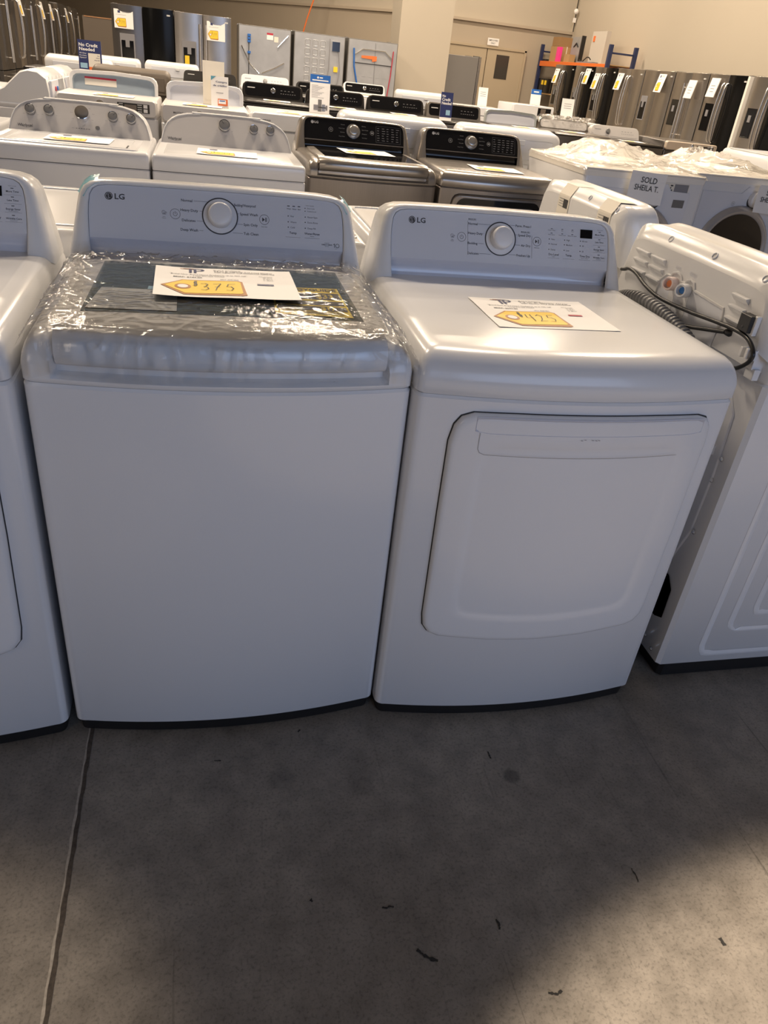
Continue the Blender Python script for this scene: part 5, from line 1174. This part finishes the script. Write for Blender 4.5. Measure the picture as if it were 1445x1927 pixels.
def fridge_back(loc, wd, label, kind):
    t = fridge(loc, math.pi, label, wd, 1.775, .80, SSTEEL, SSTEEL, GREYSIDE, None, None, False)
    yb = .801; B = lambda x, z, d=0: (wd-x, yb+d, z)     # x counted from the left as seen from behind
    mb = MB(); mb.box(.02, yb-.003, .03, wd-.02, yb+.004, 1.745, GALV); mb.build('back_panel', t, smooth=False)
    mb = MB()
    if kind == 0:
        mb.tube([B(.06, 1.42, .02), B(.22, 1.13, .03), B(.40, .98, .03)], .010, CHROME, 8); mb.tube([B(.45, .99, .03), B(.70, 1.10, .03), B(.88, 1.20, .02)], .010, CHROME, 8); mb.tube([B(.75, 1.45, .02), B(.95, 1.66, .02)], .010, CHROME, 8)
        mb.build('coolant_tube', t); m2 = MB(); m2.tube([B(.20, 1.60, .02), B(.20, .90, .02)], .006, CORD, 8)
        for z in (1.60, 1.55, 1.50, 1.32): m2.box(wd-.235, yb, z-.02, wd-.175, yb+.03, z+.018, BLUE)
        m2.build('wire_clip', t); m3 = MB(); m3.box(wd-.66, yb, 1.56, wd-.54, yb+.006, 1.67, PAPER); m3.box(wd-.66, yb, 1.64, wd-.54, yb+.008, 1.67, REDP); m3.box(wd-.76, yb, 1.53, wd-.68, yb+.006, 1.62, STICK); m3.build('rating_label', t, smooth=False)
    elif kind == 1:
        for i in range(3):
            for j in range(6):
                a, z = wd-.22-i*.15, .80+j*.15
                mb.tube([(x, yb+.004, zz) for x, zz in rrect(a-.10, z, a, z+.10, .02, 3)+[rrect(a-.10, z, a, z+.10, .02, 3)[0]]], .005, GALV, 6)
        mb.build('pressed_grid', t); m2 = MB(); m2.tube([B(.70, 1.70, .03), B(.70, 1.2, .03), B(.66, .95, .03), B(.75, .86, .03), B(.88, .95, .03), B(.92, 1.2, .03), B(.88, 1.5, .03)], .006, GREYINK, 8); m2.build('power_cord', t)
        m3 = MB(); m3.box(wd-.90, yb, 1.50, wd-.75, yb+.03, 1.66, CHROME); m3.box(wd-.88, yb, 1.15, wd-.80, yb+.02, 1.24, YELLOW); m3.build('valve_cluster', t)
    else:
        mb.tube([B(.12, 1.60, .02), B(.14, 1.3, .03), B(.22, 1.0, .03), B(.30, .85, .02)], .016, BLUE, 8); mb.build('blue_hose', t)
        m2 = MB(); m2.tube([B(.92, 1.62, .02), B(.90, 1.2, .02), B(.86, .80, .02)], .009, REDP, 8); m2.build('red_wire', t)
        m3 = MB(); m3.tube([B(.15, 1.50, .02), B(.30, 1.60, .02), B(.75, 1.60, .02), B(.90, 1.48, .02)], .010, CHROME, 8); m3.build('coolant_tube', t)
        m4 = MB(); m4.add([B(.28, 1.49, .02), B(.28, 1.45, .02), B(.50, 1.44, .02), B(.50, 1.40, .02), B(.59, 1.42, .02), B(.59, 1.50, .02), B(.50, 1.50, .02)], [(0, 1, 2, 3, 4, 5, 6)], ORNG); m4.build('orange_tape', t)
        m5 = MB(); m5.tube([B(.12, 1.36, .01), B(.90, 1.36, .01)], .007, SEAM, 6); m5.tube([B(.55, 1.72, .01), B(.57, .9, .01)], .005, GREYINK, 6)
        for i in range(5):
            for j in range(3): m5.box(wd-.18-i*.14-.07, yb, .85+j*.14, wd-.18-i*.14, yb+.007, .86+j*.14, GALV)
        m5.build('panel_rib', t)
    return t
fridge_back((1.985, 16.5, 0), 1.01, 'refrigerator turned round, back covered in film with crossing silver tubes', 0)
fridge_back((3.045, 16.5, 0), 1.01, 'refrigerator turned round, back pressed with a grid of panels', 1)
fridge_back((4.110, 16.5, 0), 1.01, 'refrigerator turned round, back with blue hose and orange tape', 2)
fridge((6.52, 17.6, 0), R_(90), 'grey sided refrigerator standing right of the cream column', .75, 1.75, .80, SSTEEL, SSTEEL, mat('mid grey side', (.24, .23, .225), .4), None)

# double doors, notice
DOORM = mat('tan painted door', (.46, .38, .27), .55)
struct(MB().box(6.43, 20.09, 0, 7.43, 20.15, 2.005, DOORM).build('door_1', bevel=.006)); d2 = struct(MB().box(7.45, 20.09, 0, 8.45, 20.15, 2.005, DOORM).build('door_2', bevel=.006))
MB().box(7.71, 20.082, 1.37, 8.06, 20.095, 1.90, mat('dark door glass', (.05, .045, .04), .15)).build('door_window', d2, smooth=False)
MB().lathe([(.03, 0), (.03, .02), (.012, .03), (.012, .06), (.03, .065), (.03, .09)], (7.55, 20.09, 1.0), (0, -1, 0), CHROME, 16).build('door_handle', d2)
tr = MB(); tr.box(6.37, 20.07, 0, 6.43, 20.16, 2.06, DOORM); tr.box(8.45, 20.07, 0, 8.51, 20.16, 2.06, DOORM); tr.box(6.37, 20.07, 2.01, 8.51, 20.16, 2.07, DOORM); struct(tr.build('trim_5', bevel=.005))
mb = MB(); mb.box(7.40, 20.05, 2.085, 7.70, 20.06, 2.24, PAPER); fn = lambda u, v: (u, 20.048, v); put_text(mb, 'EMPLOYEES', fn, 7.55, 2.175, .035, INK, width=.24, align='c'); put_text(mb, 'ONLY', fn, 7.55, 2.115, .035, INK, align='c', width=.12)
o = mb.build('notice', smooth=False); tag(o, 'small white notice above the tan double doors', 'sign')

# pallet rack and what stands on it
rk = empty('pallet_rack', (8.9, 18.2, 0), 0, 'pallet rack with navy posts and orange beam against the right wall', 'shelf rack')
loc = lambda x, y, z: (x-8.9, y-18.2, z)
def bx(x0, y0, z0, x1, y1, z1, m, nm, bev=.004): return MB().box(x0-8.9, y0-18.2, z0, x1-8.9, y1-18.2, z1, m).build(nm, rk, bevel=bev)
for x in (8.9, 9.5):
    for y in (20.02, 16.15): bx(x-.04, y-.04, 0, x+.04, y+.04, 2.25, RACKB, 'post')
    bx(x-.025, 16.19, 1.77, x+.025, 19.98, 1.885, RACKO, 'beam')
for y in (20.02, 16.15):
    for z in (.5, 1.2, 2.08): bx(8.94, y-.02, z, 9.46, y+.02, z+.035, RACKB, 'brace')
bx(8.93, 16.19, 1.865, 9.47, 19.98, 1.885, CARD, 'shelf_board'); bx(8.93, 17.4, 1.15, 9.47, 19.98, 1.18, CARD, 'shelf_board')
def item(x0, y0, z0, x1, y1, z1, m, nm, label, cat, extra=None):
    mb = MB().box(x0, y0, z0, x1, y1, z1, m)
    if extra: extra(mb)
    return tag(mb.build(nm, smooth=False), label, cat)
item(9.0, 19.15, 1.887, 9.4, 19.70, 2.22, CARD, 'cardboard_box', 'tall brown carton on the orange rack, lower of two', 'box', lambda mb: mb.box(9.19, 19.148, 1.887, 9.21, 19.702, 2.223, STICK))
item(9.0, 19.20, 2.225, 9.4, 19.66, 2.42, mat('dark cardboard', (.30, .18, .08), .8), 'cardboard_box', 'darker brown carton stacked on top of the tall one', 'box')
item(8.92, 18.95, 1.887, 9.0, 19.12, 2.20, PINK, 'plastic_bag', 'bright pink bag beside the cartons on the rack', 'bag')
item(9.15, 18.25, 1.887, 9.20, 18.80, 2.43, GALV, 'metal_sheet', 'grey metal panel with black edge leaning on the rack', 'panel', lambda mb: (mb.box(9.13, 18.20, 1.887, 9.22, 18.25, 2.45, BLACKP), mb.tube([(9.145, 18.65, 2.22), (9.13, 18.5, 2.30), (9.145, 18.4, 2.22)], .012, BLACKP, 8)))
item(8.95, 18.35, 1.887, 9.10, 18.66, 2.05, CARD, 'cardboard_box', 'small brown carton before the grey metal panel', 'box')
item(9.15, 17.0, 1.887, 9.25, 17.72, 2.53, mat('pale panel', (.52, .48, .43), .6), 'leaning_board', 'tall pale panel with orange sticker on the rack', 'panel', lambda mb: mb.box(9.14, 17.55, 2.33, 9.15, 17.64, 2.44, ORNG))
item(8.93, 19.72, 1.887, 9.3, 19.96, 1.93, BLACKP, 'oven_tray', 'black tray lying at the far end of the rack', 'tray')
item(8.95, 17.05, 1.887, 9.1, 17.9, 1.915, GREYINK, 'wire_coil', 'loose grey wiring on the rack before the pale panel', 'wire', lambda mb: mb.tube([(8.97, 17.2+.1*k, 1.96+.05*math.sin(k)) for k in range(7)], .012, BLACKP, 8))
item(8.92, 19.05, 1.185, 9.4, 19.55, 1.50, BLKG, 'microwave_oven', 'dark microwave with yellow tag on the lower rack shelf, right one', 'microwave', lambda mb: mb.box(8.905, 19.40, 1.36, 8.92, 19.50, 1.46, YELLOW))
item(8.92, 19.58, 1.185, 9.4, 19.96, 1.50, BLKG, 'microwave_oven', 'dark microwave with yellow tag on the lower rack shelf, left one', 'microwave', lambda mb: mb.box(8.905, 19.60, 1.36, 8.92, 19.70, 1.46, YELLOW))
# cable and camera in the wall corner, strap on the rear wall
mb = MB(); mb.tube([(9.62, 19.95, 2.60), (9.66, 20.05, 2.75), (9.66, 20.08, 3.0), (9.66, 20.08, 6.9)], .012, CORD, 8); t = empty('security_camera', (0, 0, 0), 0, 'small white camera on a black cable in the wall corner', 'camera'); mb.build('cable', t)
MB().lathe([(.05, 0), (.06, .04), (.05, .09), (.02, .11)], (9.62, 20.0, 3.05), (-.3, -.8, -.3), PAPER, 16).build('camera_body', t); MB().box(9.60, 20.0, 2.80, 9.66, 20.06, 2.90, PAPER).build('junction_box', t)
o = MB().tube([(2.90, 22.0, 1.85), (3.0, 22.0, 2.2), (3.16, 22.0, 2.65), (4.55, 22.0, 6.98)], .018, RACKO, 8).build('orange_cord'); tag(o, 'thin orange cord slanting down before the rear wall', 'cord')

wl = flat_loader((4.42, 4.00, 0), R_(2), 'white machine with printed barcode label on its upper front, behind the right foam capped loader', ENAMEL, 1.085)
mb = MB(); fn = lambda u, v: (u, bowed(u, .02)-.003, v)
rect(mb, fn, .03, .955, .17, 1.03, STICK)
fn2 = lambda u, v: (u, bowed(u, .02)-.004, v)
for k in range(10): rect(mb, fn2, .045+k*.006, .968, .045+k*.006+(.002 if k % 2 else .004), .985, INK)
for k in range(4): rect(mb, fn2, .045, .992+k*.009, .10+.01*(k % 2), .996+k*.009, GREYINK)
for k in range(5): rect(mb, fn2, .125, .960+k*.013, .150, .968+k*.013, INK)
mb.build('shipping_label', wl, smooth=False)
